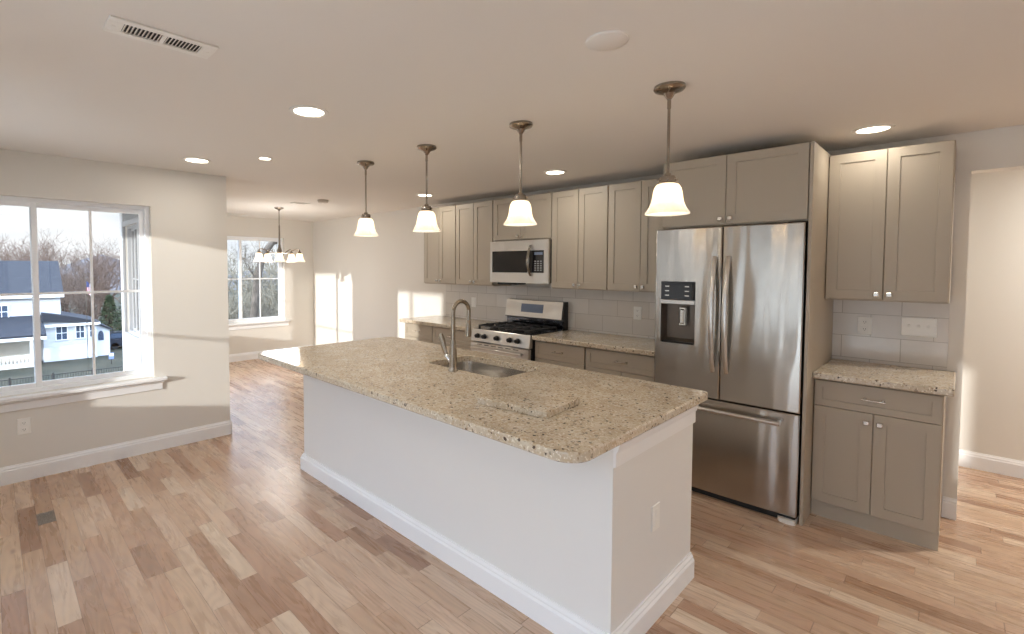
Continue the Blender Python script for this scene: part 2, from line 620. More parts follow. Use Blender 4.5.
    def rings(s, loops, cap0=False, cap1=False):
        base = len(s.v)
        n = len(loops[0])
        for l in loops:
            s.v += [tuple(p) for p in l]
        for i in range(len(loops) - 1):
            for k in range(n):
                k2 = (k + 1) % n
                s.f.append((base + i * n + k, base + i * n + k2, base + (i + 1) * n + k2, base + (i + 1) * n + k))
        if cap0:
            s.f.append(tuple(base + k for k in reversed(range(n))))
        if cap1:
            s.f.append(tuple(base + (len(loops) - 1) * n + k for k in range(n)))
        return s

    def build(s, name, m, parent=None, smooth=False, loc=None, angle=35):
        """link as one mesh object; vertices are world coordinates"""
        xs, ys, zs = zip(*s.v)
        if loc is None:
            loc = Vector(((min(xs) + max(xs)) / 2, (min(ys) + max(ys)) / 2, min(zs) if parent is None else (min(zs) + max(zs)) / 2))
        loc = Vector(loc)
        me = bpy.data.meshes.new(name)
        me.from_pydata([(x - loc.x, y - loc.y, z - loc.z) for x, y, z in s.v], [], s.f)
        bm = bmesh.new()
        bm.from_mesh(me)
        bmesh.ops.recalc_face_normals(bm, faces=bm.faces)
        bm.to_mesh(me)
        bm.free()
        if smooth:
            for p in me.polygons:
                p.use_smooth = True
            me.set_sharp_from_angle(angle=math.radians(angle))
        me.materials.append(m)
        o = bpy.data.objects.new(name, me)
        COL.objects.link(o)
        if parent is not None:
            o.parent = parent
            o.location = loc - WL[parent.name]
        else:
            o.location = loc
        WL[o.name] = loc
        return o


def tag(o, label, cat, group=None, kind=None):
    o['label'] = label
    o['category'] = cat
    if group:
        o['group'] = group
    if kind:
        o['kind'] = kind
    return o


def thing(name, loc, label=None, cat=None, group=None):
    o = bpy.data.objects.new(name, None)
    o.empty_display_size = 0.1
    COL.objects.link(o)
    o.location = loc
    WL[o.name] = Vector(loc)
    if label:
        tag(o, label, cat, group)
    return o


def struct(o, label=None):
    o['kind'] = 'structure'
    if label:
        o['label'] = label
    return o


def lamp(name, kind, loc, energy, parent, size=0.1, color=(1, 0.95, 0.88), rot=(0, 0, 0), spread=None):
    l = bpy.data.lights.new(name, kind)
    l.energy = energy
    l.color = color
    if kind == 'AREA':
        l.shape = 'DISK'
        l.size = size
        if spread:
            l.spread = spread
    else:
        l.shadow_soft_size = size
    o = bpy.data.objects.new(name, l)
    COL.objects.link(o)
    o.rotation_euler = rot
    o.parent = parent
    o.location = Vector(loc) - WL[parent.name]
    return o


def rrect(x0, x1, y0, y1, rad, z, inset=0.0, n=8):
    """rounded rectangle loop; rad = (x0y0, x1y0, x1y1, x0y1)"""
    out = []
    for (cx, cy, r, a0) in ((x0, y0, rad[0], PI), (x1, y0, rad[1], 1.5 * PI), (x1, y1, rad[2], 0), (x0, y1, rad[3], .5 * PI)):
        ccx = cx + r if cx == x0 else cx - r
        ccy = cy + r if cy == y0 else cy - r
        for k in range(n + 1):
            a = a0 + .5 * PI * k / n
            rr = r - inset
            out.append((ccx + math.cos(a) * rr, ccy + math.sin(a) * rr, z))
    return out


def panel_wall(axis, p0, p1, u0, u1, z0, z1, holes=()):
    """wall between planes p0,p1 on 'axis' ('x' or 'y'), running u0..u1, with rectangular holes (ua,ub,za,zb)"""
    b = B()
    us = sorted({u0, u1} | {h[0] for h in holes} | {h[1] for h in holes})
    zs = sorted({z0, z1} | {h[2] for h in holes} | {h[3] for h in holes})
    us = [u for u in us if u0 <= u <= u1]
    zs = [z for z in zs if z0 <= z <= z1]

    def solid(i, k):
        if i < 0 or k < 0 or i >= len(us) - 1 or k >= len(zs) - 1:
            return False
        uc, zc = (us[i] + us[i + 1]) / 2, (zs[k] + zs[k + 1]) / 2
        return not any(h[0] < uc < h[1] and h[2] < zc < h[3] for h in holes)

    def P(p, u, z):
        return (p, u, z) if axis == 'x' else (u, p, z)
    for i in range(len(us) - 1):
        for k in range(len(zs) - 1):
            if not solid(i, k):
                continue
            a, c, d, e = us[i], us[i + 1], zs[k], zs[k + 1]
            for p in (p0, p1):
                b.add([P(p, a, d), P(p, c, d), P(p, c, e), P(p, a, e)], [(0, 1, 2, 3)])
            for (di, dk, q) in ((-1, 0, ((a, d), (a, e))), (1, 0, ((c, d), (c, e))), (0, -1, ((a, d), (c, d))), (0, 1, ((a, e), (c, e)))):
                if not solid(i + di, k + dk):
                    (ua, za), (ub, zb) = q
                    b.add([P(p0, ua, za), P(p0, ub, zb), P(p1, ub, zb), P(p1, ua, za)], [(0, 1, 2, 3)])
    # weld
    seen, remap, nv = {}, [], []
    for v in b.v:
        key = tuple(round(c, 5) for c in v)
        if key not in seen:
            seen[key] = len(nv)
            nv.append(v)
        remap.append(seen[key])
    b.v = nv
    b.f = [tuple(remap[i] for i in f) for f in b.f]
    return b


# ------------------------------------------------------------------ room dimensions
XL = -4.686            # face of the wall with the big window
YN = 1.585             # the nook's near wall, inside face
XN = -8.23             # nook's far wall
YB = 4.286             # kitchen wall
ZC = 2.380
YR = -0.70             # wall behind the camera
XR = 3.30
XO = 0.022             # end of the kitchen wall at the hall opening
ZO = 2.145
YH = 5.50              # hall wall
WT = 0.15
WZ0, WZ1 = 0.625, 2.060   # window opening

# ------------------------------------------------------------------ shell
struct(B().box(XN - WT, XR + WT, YR - WT, YH + WT, -0.12, 0.0).build('floor', M['oak'], loc=(0, 0, 0)))
struct(B().box(XN - WT, XR + WT, YR - WT, YH + WT, ZC, ZC + 0.15).build('ceiling', M['ceiling']))
LW = (-0.470, 0.980, WZ0, WZ1)
struct(panel_wall('x', XL - WT, XL, YR - WT, YN, 0, ZC, [LW]).build('wall_left', M['wall']))
YNE = 1.40
NW1 = (-8.20, -7.27, WZ0, 2.12)
NW2 = (-7.20, -5.80, 0.05, 2.12)
struct(panel_wall('y', YNE, YN, XN - WT, XL - WT, 0, ZC, [NW1, NW2]).build('wall_nook_near', M['wall']))
NF = (2.29, 3.735, WZ0, WZ1)
struct(panel_wall('x', XN - WT, XN, YN, YB, 0, ZC, [NF]).build('wall_nook_far', M['wall']))
struct(panel_wall('y', YB, YB + 0.13, XN - WT, XR, 0, ZC, [(XO, XR - 0.6, 0, ZO)]).build('wall_back', M['wall']))
struct(panel_wall('y', YH, YH + WT, XN - WT, XR + WT, 0, ZC).build('wall_hall', M['wall']))
struct(panel_wall('x', -2.6, -2.48, YB + 0.13, YH, 0, ZC).build('wall_hall_end', M['wall']))
RW1 = (0.20, 1.60, 0.60, 2.05)
struct(panel_wall('x', XR, XR + WT, YR - WT, YH, 0, ZC, [RW1]).build('wall_right', M['wall']))
RW = (-4.26, -2.78, 0.64, 2.20)
RD = (1.55, 2.50, 0.0, 2.06)
RS1, RS2 = (-2.15, -0.45, 0.06, 2.14), (-0.25, 1.35, 0.06, 2.14)
struct(panel_wall('y', YR - WT, YR, XL, XR, 0, ZC, [RW, RD, RS1, RS2]).build('wall_rear', M['wall']))


def slider(name, axis, face, inward, u0, u1, z0, z1, mid, bars=1, zbar=None, depth=0.10, stool=True, stool_u=None, fm='vinyl'):
    """sliding window in a wall; 'face' = inside wall face, inward = +1/-1 direction into the room"""
    root = thing(name, (face, (u0 + u1) / 2, z0) if axis == 'x' else ((u0 + u1) / 2, face, z0))
    struct(root)

    def bx(b, ua, ub, da, db, za, zb, bev=0.002):
        pa, pb = face - inward * da, face - inward * db
        if axis == 'x':
            b.box(pa, pb, ua, ub, za, zb, bev)
        else:
            b.box(ua, ub, pa, pb, za, zb, bev)
        return b
    f = 0.030
    b = B()
    dA, dB = depth - 0.045, depth + 0.035
    bx(b, u0, u0 + f, dA, dB, z0, z1); bx(b, u1 - f, u1, dA, dB, z0, z1)
    bx(b, u0 + f, u1 - f, dA, dB, z1 - f, z1); bx(b, u0 + f, u1 - f, dA, dB, z0, z0 + f)
    struct(b.build('window_frame', M[fm], root))
    zb = zbar if zbar else (z0 + z1) / 2 + 0.01
    for k, (a, c) in enumerate(((u0 + f, mid + 0.02), (mid - 0.02, u1 - f))):
        d0 = depth - 0.035 if k == 0 else depth - 0.002
        d1 = d0 + 0.03
        s_ = 0.034
        b = B()
        za, zz = z0 + f, z1 - f
        bx(b, a, a + s_, d0, d1, za, zz); bx(b, c - s_, c, d0, d1, za, zz)
        bx(b, a + s_, c - s_, d0, d1, za, za + s_); bx(b, a + s_, c - s_, d0, d1, zz - s_, zz)
        sash = struct(b.build('sash', M[fm], root))
        b = B()
        dm = (d0 + d1) / 2
        bx(b, a + s_, c - s_, dm - 0.002, dm + 0.002, za + s_, zz - s_, 0)
        struct(b.build('pane', M['glass'], sash))
        b = B()
        for q in range(bars):
            um = a + (c - a) * (q + 1) / (bars + 1)
            bx(b, um - 0.009, um + 0.009, dm - 0.008, dm + 0.008, za + s_, zz - s_, 0.001)
        bx(b, a + s_, c - s_, dm - 0.0075, dm + 0.0075, zb - 0.009, zb + 0.009, 0.001)
        struct(b.build('muntin', M[fm], sash))
    if stool:
        su0, su1 = (stool_u or (u0 - 0.09, u1 + 0.09))
        b = B()
        bx(b, su0, su1, -0.055, 0.0, z0 - 0.028, z0, 0.006)
        bx(b, u0 + 0.001, u1 - 0.001, 0.0, depth - 0.046, z0 - 0.028, z0 - 0.002, 0.001)
        struct(b.build('window_sill', M['trim'], root))
        b = B()
        bx(b, su0 + 0.03, su1 - 0.03, -0.014, 0.0, z0 - 0.105, z0 - 0.028, 0.003)
        bx(b, su0 + 0.02, su1 - 0.02, -0.026, 0.0, z0 - 0.05, z0 - 0.028, 0.008)
        struct(b.build('window_apron', M['trim'], root))
    return root


slider('window_1', 'x', XL, 1, LW[0], LW[1], WZ0, WZ1, 0.245)
slider('window_2', 'x', XN, 1, NF[0], NF[1], WZ0, WZ1, 3.01)
slider('window_3', 'y', YN, 1, NW1[0], NW1[1], WZ0, 2.12, -7.78, bars=0, depth=0.13, fm='nooktrim')
slider('window_4', 'y', YN, 1, NW2[0], NW2[1], NW2[2], 2.12, -6.36, bars=0, depth=0.13, stool=False, zbar=1.0)
slider('window_5', 'y', YR, 1, RW[0], RW[1], RW[2], RW[3], -3.50, bars=0, zbar=1.31)
slider('added_window_6', 'x', XR, -1, RW1[0], RW1[1], RW1[2], RW1[3], 0.90, bars=0)  # unseen opening added to bring neutral daylight onto the island end
slider('added_window_7', 'y', YR, 1, RS1[0], RS1[1], RS1[2], RS1[3], -1.30, bars=0, stool=False)  # added glazing out of view, lets in more low daylight
slider('added_window_8', 'y', YR, 1, RS2[0], RS2[1], RS2[2], RS2[3], 0.55, bars=0, stool=False)  # also added out of view, daylight for island front and base cabinets
# half-glazed door in the wall behind the camera
dr = struct(thing('door_1', ((RD[0] + RD[1]) / 2, YR - 0.06, 0)))
b = panel_wall('y', YR - 0.085, YR - 0.045, RD[0] + .03, RD[1] - .03, 0.01, 2.03, [(1.89, 2.37, 1.18, 1.93)])
struct(b.build('door_slab', M['trim'], dr))
struct(B().box(1.89, 2.37, YR - 0.067, YR - 0.063, 1.18, 1.93).build('pane', M['glass'], dr))
b = B().box(RD[0], RD[0] + .03, YR - .15, YR, 0, 2.06).box(RD[1] - .03, RD[1], YR - .15, YR, 0, 2.06).box(RD[0], RD[1], YR - .15, YR, 2.03, 2.06)
struct(b.build('door_frame', M['trim'], dr))


def baseboard(name, x0, y0, x1, y1, nx, ny, h=0.128, t=0.016):
    """board along a wall from (x0,y0) to (x1,y1), n = direction into the room"""
    prof = [(0, 0), (t, 0), (t, h * .74), (t * .72, h * .80), (t * .72, h * .86), (t * .35, h * .95), (t * .3, h), (0, h)]
    b = B()
    L0 = [(x0 + nx * p, y0 + ny * p, z) for p, z in prof]
    L1 = [(x1 + nx * p, y1 + ny * p, z) for p, z in prof]
    n = len(prof)
    b.add(L0 + L1, [tuple(range(n)), tuple(reversed(range(n, 2 * n)))] + [(i, (i + 1) % n, n + (i + 1) % n, n + i) for i in range(n)])
    return b


struct(baseboard('b', XL, YR, XL, YN, 1, 0).build('baseboard_left', M['trim']))
struct(baseboard('b', XN, YN, XN, YB, 1, 0).build('baseboard_nook_far', M['trim']))
struct(baseboard('b', XN, YN, NW2[0] - .01, YN, 0, 1).build('baseboard_nook_near', M['trim']))
struct(baseboard('b', NW2[1] + .01, YN, XL, YN, 0, 1).build('baseboard_nook_corner', M['trim']))
struct(baseboard('b', XN, YB, -4.78, YB, 0, -1).build('baseboard_back', M['trim']))
struct(baseboard('b', -0.042, YB, XO, YB, 0, -1).build('baseboard_wall_end', M['trim']))
struct(baseboard('b', -2.48, YH, XR, YH, 0, -1).build('baseboard_hall', M['trim']))
struct(baseboard('b', XL, YR, RD[0], YR, 0, 1).build('baseboard_rear', M['trim']))
struct(baseboard('b', XR, YR, XR, YH, -1, 0).build('baseboard_right', M['trim']))
struct(B().box(-3.98, -3.80, 0.1725, 0.2575, -0.004, 0.0006).build('floor_board', M['darkboard']))


# ------------------------------------------------------------------ cabinets
def shaker(x0, x1, z0, z1, yf, t=0.02, s=0.057, rec=0.008):
    b = B()
    s = min(s, (z1 - z0) * .3, (x1 - x0) * .3)
    e = 0.002
    o = [(x0 + e, yf, z0 + e), (x1 - e, yf, z0 + e), (x1 - e, yf, z1 - e), (x0 + e, yf, z1 - e)]
    o2 = [(x0, yf + e, z0), (x1, yf + e, z0), (x1, yf + e, z1), (x0, yf + e, z1)]
    bk = [(x0, yf + t, z0), (x1, yf + t, z0), (x1, yf + t, z1), (x0, yf + t, z1)]
    i = [(x0 + s, yf, z0 + s), (x1 - s, yf, z0 + s), (x1 - s, yf, z1 - s), (x0 + s, yf, z1 - s)]
    i2 = [(x0 + s + .001, yf + rec, z0 + s + .001), (x1 - s - .001, yf + rec, z0 + s + .001), (x1 - s - .001, yf + rec, z1 - s - .001), (x0 + s + .001, yf + rec, z1 - s - .001)]
    b.rings([bk, o2, o, i, i2], True, True)
    return b


def knob(parent, x, z, yf):
    b = B()
    b.tube([(x, yf, z), (x, yf - 0.014, z)], [0.007, 0.006], 10)
    b.box(x - 0.014, x + 0.014, yf - 0.026, yf - 0.013, z - 0.014, z + 0.014, 0.004)
    b.build('knob', M['nickel'], parent)['label'] = 'square nickel knob'


def pull(parent, x, z, yf, w=0.10):
    b = B()
    for s_ in (-1, 1):
        b.tube([(x + s_ * w * .40, yf, z), (x + s_ * w * .40, yf - .022, z)], 0.005, 8)
        b.box(x + s_ * w * .40 - .009, x + s_ * w * .40 + .009, yf - .003, yf, z - .009, z + .009, .002)
    b.tube([(x - w * .55, yf - .024, z), (x - w * .3, yf - .027, z), (x, yf - .029, z), (x + w * .3, yf - .027, z), (x + w * .55, yf - .024, z)], [.006, .0055, .0045, .0055, .006], 10)
    b.build('drawer_handle', M['nickel'], parent, True)['label'] = 'nickel bar pull'


G = 0.0018


def cabinet(label, x0, x1, yf, z0, z1, fronts, toe=0.0, yb=YB - 0.013, name='kitchen_cabinet', group=None, extra=None):
    root = thing(name, ((x0 + x1) / 2, (yf + yb) / 2, z0), label, 'cabinet', group)
    b = B()
    b.box(x0, x1, yf + 0.0215, yb, z0 + toe, z1, 0.0015)
    if extra:
        extra(b)
    b.build('carcass', M['cabinet'], root)
    if toe:
        B().box(x0, x1, yf + 0.035, yb, z0, z0 + toe).build('toe_kick', M['cabinet'], root)
    for fr in fronts:
        k, xa, xb, za, zb = fr[:5]
        s_ = 0.04 if k == 'drawer' else 0.057
        d = shaker(xa + G, xb - G, za + G, zb - G, yf, s=s_).build('drawer' if k == 'drawer' else 'door', M['cabinet'], root)
        if k == 'drawer':
            pull(d, (xa + xb) / 2, (za + zb) / 2, yf)
        else:
            kx = xb - 0.030 if fr[5] == 'r' else xa + 0.030
            kz = za + 0.035 if fr[6] == 'b' else zb - 0.055
            knob(d, kx, kz, yf)
    return root


YU = YB - 0.3406
YCF = YB - 0.592
ZU0, ZU1 = 1.3528, 2.2844


def upper(label, x0, x1, z0=ZU0, z1=ZU1, mid=None, yf=YU, lip=0.008, name='wall_cabinet'):
    mid = mid if mid is not None else (x0 + x1) / 2
    return cabinet(label, x0, x1, yf, z0, z1, [('door', x0 + .002, mid, z0 + lip, z1, 'r', 'b'), ('door', mid, x1 - .002, z0 + lip, z1, 'l', 'b')], name=name, group='taupe wall cabinets')


upper('taupe two-door wall cabinet at the window end of the run', -4.694, -4.118)
upper('taupe two-door wall cabinet touching the microwave on its window side', -4.116, -3.536)
upper('short taupe two-door wall cabinet directly above the microwave', -3.533, -2.772, 1.836, ZU1)
upper('taupe two-door wall cabinet touching the microwave on its fridge side', -2.770, -2.177)
upper('tall taupe wall cabinet beside the fridge, half behind its corner', -2.175, -1.573)
upper('taupe wall cabinet hung alone over the small granite counter by the hall opening', -0.6185, -0.0455)


def fridge_panel(b):
    pass


fc = upper('wide taupe two-door cabinet above the refrigerator', -1.505, -0.639, 1.838, 2.30, -1.088, 3.50)
B().box(-0.6375, -0.6195, 3.50, YB - 0.002, 0.0, 2.30, 0.001).build('side_panel', M['cabinet'], fc)['label'] = 'tall taupe end panel beside the fridge'

ZCT, CTH = 0.9211, 0.040
ZB1 = ZCT - CTH


def base(label, x0, x1, dz=0.708, doors=2):
    mid = (x0 + x1) / 2
    fr = [('drawer', x0 + .003, x1 - .003, dz, ZB1 - 0.014)]
    fr += [('door', x0 + .003, mid, .105, dz, 'r', 't'), ('door', mid, x1 - .003, .105, dz, 'l', 't')]
    return cabinet(label, x0, x1, YCF, 0, ZB1, fr, toe=0.1, name='base_cabinet', group='taupe base cabinets')


base('sunlit taupe base cabinet at the window end of the run', -4.765, -4.247)
base('taupe base cabinet touching the gas range on its window side', -4.241, -3.552)
base('taupe base cabinet touching the gas range on its fridge side', -2.772, -2.237)
base('taupe base cabinet between the refrigerator and the next drawer unit', -2.231, -1.560)
base('taupe base cabinet with drawer and two doors under the small granite counter', -0.6185, -0.0445)


def counter(label, x0, x1, y0=None, name='granite_countertop'):
    y0 = YCF - 0.056 if y0 is None else y0
    b = B().box(x0, x1, y0, YB - 0.001, ZB1, ZCT, 0.006)
    return tag(b.build(name, M['granite']), label, 'countertop', 'granite countertops along the wall')


counter('granite counter on the window side of the gas range', -4.80, -3.545)
counter('granite counter between the gas range and the refrigerator', -2.768, -1.556)
counter('short granite counter under the single wall cabinet by the hall', -0.6185, -0.0064)


def splash(label, x0, x1, z1=ZU0 + .003, more=None):
    b = B().box(x0, x1, YB - 0.011, YB - 0.0005, ZCT + 0.0008, z1)
    if more:
        b.box(*more)
    return tag(b.build('tile_backsplash', M['tile']), label, 'backsplash')


splash('pale stone tile backsplash behind the gas range and long counters', -4.640, -1.50, 1.3505)
splash('pale stone tile backsplash above the short granite counter', -0.6185, -0.046, 1.3505)


def wall_plate(label, cx, cz, y, w=0.076, h=0.118, kind='outlet', axis='y', sgn=-1, name=None, cat=None, parent=None):
    """cover plate on a wall; axis = wall normal axis, sgn = direction of the normal"""
    def bx(b, ua, ub, da, db, za, zb, bev):
        if axis == 'y':
            b.box(ua, ub, y + sgn * da, y + sgn * db, za, zb, bev)
        else:
            b.box(y + sgn * da, y + sgn * db, ua, ub, za, zb, bev)
        return b
    loc = (cx, y, cz) if axis == 'y' else (y, cx, cz)
    nm = name or ('outlet' if kind == 'outlet' else 'light_switch' if kind.startswith('switch') else 'cover_plate')
    if parent is None:
        root = thing(nm, loc, label, cat or ('outlet' if kind == 'outlet' else 'light switch'))
        bx(B(), cx - w / 2, cx + w / 2, 0.0002, 0.006, cz - h / 2, cz + h / 2, 0.003).build('cover_plate', M['plate'], root)
    else:
        root = bx(B(), cx - w / 2, cx + w / 2, 0.0002, 0.006, cz - h / 2, cz + h / 2, 0.003).build(nm, M['plate'], parent)
    if kind == 'outlet':
        for s_ in (-1, 1):
            b = bx(B(), cx - .017, cx + .017, .006, .0085, cz + s_ * .024 - .015, cz + s_ * .024 + .015, .002)
            r = b.build('socket', M['plate'], root)
            b = B()
            for q in (-1, 1):
                bx(b, cx + q * .006 - .0012, cx + q * .006 + .0012, .0084, .0088, cz + s_ * .024 - .003, cz + s_ * .024 + .006, 0)
            bx(b, cx - .002, cx + .002, .0084, .0088, cz + s_ * .024 - .010, cz + s_ * .024 - .006, 0)
            if parent is None:
                b.build('slot', M['dark'], r)
    elif kind.startswith('switch'):
        n = int(kind[6:] or 1)
        for q in range(n):
            ux = cx + (q - (n - 1) / 2) * .046
            bx(B(), ux - .006, ux + .006, .006, .017, cz - .002, cz + .014, .002).build('toggle', M['plate'], root)
    return root


wall_plate('white duplex outlet low on the wall below the big window', 0.153, 0.398, XL, axis='x', sgn=1)
ys = YB - 0.011
wall_plate('white outlet on the tile above the short granite counter', -0.445, 1.170, ys)
wall_plate('white three-toggle switch plate above the short granite counter', -0.180, 1.182, ys, w=0.165, kind='switch3')
wall_plate('white outlet on the tile between the range and the fridge', -2.045, 1.142, ys)
wall_plate('white switch plate on the tile beyond the faucet', -4.133, 1.130, ys, kind='switch1')

# ------------------------------------------------------------------ island
IX0, IX1, IY0, IY1 = -3.6335, -0.878, 1.406, 2.665
BX0, BX1, BY0, BY1 = -3.472, -0.909, 1.7164, 2.520
isl = thing('kitchen_island', ((BX0 + BX1) / 2, (BY0 + BY1) / 2, 0), 'long white kitchen island body with tall white baseboard', 'kitchen island')
b = B()
b.rings([[(BX0, BY0, z), (BX1, BY0, z), (BX1, BY1, z), (BX0, BY1, z)] for z in (0, ZB1 - .001)], True, False)
b.build('body', M['island'], isl)
HB, TB = 0.1235, 0.022
prof = [(0, 0), (TB, 0), (TB, HB * .72), (TB * .7, HB * .80), (TB * .7, HB * .86), (TB * .35, HB * .94), (TB * .3, HB), (0, HB)]
b = B()
b.rings([[(BX0 - p, BY0 - p, z), (BX1 + p, BY0 - p, z), (BX1 + p, BY1, z), (BX0 - p, BY1, z)] for p, z in prof[1:]])
b.build('baseboard', M['trim'], isl)['label'] = 'white moulded baseboard around the island'
prof = [(0.002, 0.785), (0.012, 0.79), (0.012, 0.845), (0.018, 0.852), (0.022, 0.868), (0.026, ZB1 - .001), (0.002, ZB1 - .001)]
b = B()
b.rings([[(BX1, BY0 - .0, z), (BX1 + p, BY0 - .0, z), (BX1 + p, BY1, z), (BX1, BY1, z)] for p, z in prof])
b.build('trim_moulding', M['trim'], isl)['label'] = 'white moulding under the counter end'
wall_plate(None, 2.100, 0.455, BX1, axis='x', sgn=1, name='outlet_cover', parent=isl, w=0.075, h=0.118, kind='outlet')

# countertop with sink cut-out
SX0, SX1, SY0, SY1 = -2.47, -1.82, 2.095, 2.50
RO = (0.10, 0.10, 0.045, 0.10)
RS = (0.06, 0.06, 0.06, 0.06)
b = B()
outer = [rrect(IX0, IX1, IY0, IY1, RO, z, i) for z, i in ((ZB1, .006), (ZB1 + .006, 0), (ZCT - .007, 0), (ZCT - .002, .002), (ZCT, .007))]
inner = [rrect(SX0, SX1, SY0, SY1, RS, z, i) for z, i in ((ZCT, -.004), (ZCT - .004, 0), (ZB1, 0))]
b.rings(outer)
b.rings(inner)
bm = bmesh.new()
for loops in ((outer[-1], inner[0]), (outer[0], inner[-1])):
    es = []
    for l in loops:
        vs = [bm.verts.new(p) for p in l]
        es += [bm.edges.new((vs[i], vs[(i + 1) % len(vs)])) for i in range(len(vs))]
    bmesh.ops.triangle_fill(bm, edges=es, use_beauty=True, use_dissolve=False)
bm.verts.index_update()
b.add([v.co[:] for v in bm.verts], [tuple(v.index for v in f.verts) for f in bm.faces])
bm.free()
# weld
seen, rm, nv = {}, [], []
for v in b.v:
    k = tuple(round(c, 5) for c in v)
    if k not in seen:
        seen[k] = len(nv); nv.append(v)
    rm.append(seen[k])
b.v = nv
b.f = [tuple(rm[i] for i in f) for f in b.f]
tag(b.build('island_countertop', M['granite']), 'long speckled tan granite island top with sink cut-out', 'countertop')

sk = thing('kitchen_sink', ((SX0 + SX1) / 2, (SY0 + SY1) / 2, 0.69), 'undermount stainless sink set in the island top', 'sink')
b = B()
zt = ZB1 - 0.001
b.rings([rrect(SX0 - .02, SX1 + .02, SY0 - .02, SY1 + .02, (.1,) * 4, zt), rrect(SX0 + .002, SX1 - .002, SY0 + .002, SY1 - .002, RS, zt),
         rrect(SX0 + .004, SX1 - .004, SY0 + .004, SY1 - .004, RS, zt - .02), rrect(SX0 + .012, SX1 - .012, SY0 + .012, SY1 - .012, RS, .74),
         rrect(SX0 + .012, SX1 - .012, SY0 + .012, SY1 - .012, RS, .715, .008), rrect(SX0 + .012, SX1 - .012, SY0 + .012, SY1 - .012, RS, .70, .03)], False, True)
b.build('bowl', M['sink'], sk, True)
b = B().lathe([(0.045, .7025), (.043, .705), (.03, .7035), (.028, .701), (.0, .701)], ((SX0 + SX1) / 2, (SY0 + SY1) / 2, 0))
b.build('drain', M['chrome'], sk, True)

# faucet
FX, FY = -2.150, 2.043
ft = thing('faucet', (FX, FY, ZCT), 'tall gooseneck pull-down faucet standing behind the island sink', 'faucet')
b = B().lathe([(.0, ZCT + .0003), (.030, ZCT + .0003), (.030, ZCT + .006), (.027, ZCT + .012), (.0245, ZCT + .03), (.0225, ZCT + .12), (.019, ZCT + .16), (.0145, ZCT + .19), (0, ZCT + .19)], (FX, FY, 0))
b.build('faucet_body', M['bronze'], ft, True)
R_ = 0.068
pts = [(FX, FY, ZCT + .17), (FX, FY, 1.20), (FX, FY, 1.280)]
for k in range(1, 15):
    a = PI * k / 14 * 1.02
    pts.append((FX, FY + R_ - math.cos(a) * R_, 1.280 + math.sin(a) * R_))
ex, ey, ez = pts[-1]
pts.append((ex, ey - .002, ez - .06))
b = B().tube(pts, 0.0128, 14)
b.build('spout', M['bronze'], ft, True)
b = B().tube([(ex, ey - .002, ez - .055), (ex, ey - .003, ez - .062), (ex, ey - .004, ez - .085), (ex, ey - .006, ez - .140), (ex, ey - .007, ez - .155)], [.0135, .0160, .0175, .0215, .020], 16)
b.build('spray_head', M['bronze'], ft, True)
b = B().tube([(FX - .012, FY, ZCT + .055), (FX - .05, FY - .004, ZCT + .085), (FX - .058, FY - .005, ZCT + .092)], [.016, .0165, .0135], 14)
b.build('handle_joint', M['chrome'], ft, True)
b = B().tube([(FX - .050, FY - .004, ZCT + .083), (FX - .064, FY - .008, ZCT + .115), (FX - .078, FY - .010, ZCT + .15), (FX - .090, FY - .012, ZCT + .19), (FX - .096, FY - .013, ZCT + .222)], [.012, .017, .0205, .0215, .012], 14, flat=.75, ref=(0, 1, 0))
b.build('lever', M['bronze'], ft, True)

# loose granite slab on the island
b = B()
ca, sa = math.cos(math.radians(6)), math.sin(math.radians(6))
lp = []
for z, i in ((ZCT + .0006, .002), (ZCT + .003, 0), (ZCT + .027, 0), (ZCT + .030, .003)):
    ring = []
    for (x, y, _) in rrect(-.190, .190, -.155, .155, (.006,) * 4, 0, i, 3):
        ring.append((-1.392 + x * ca - y * sa, 1.806 + x * sa + y * ca, z))
    lp.append(ring)
b.rings(lp, True, True)
tag(b.build('granite_slab', M['granite']), 'loose square granite offcut lying on the island top', 'stone slab')

# ------------------------------------------------------------------ refrigerator
FRX0, FRX1, FRY = -1.533, -0.647, 3.470
FRM = -1.090
fr = thing('refrigerator', ((FRX0 + FRX1) / 2, 3.85, 0), 'stainless french-door refrigerator with bottom freezer and water dispenser', 'refrigerator')
b = B().box(FRX0 + .012, FRX1 - .012, 3.56, YB - .03, 0.03, 1.815, .004)
b.box(FRX0 + .03, FRX0 + .09, 3.62, 3.70, 0, .03).box(FRX1 - .09, FRX1 - .03, 3.62, 3.70, 0, .03)
b.box(FRX0 + .03, FRX0 + .09, 4.1, 4.18, 0, .03).box(FRX1 - .09, FRX1 - .03, 4.1, 4.18, 0, .03)
b.build('case', M['black'], fr)


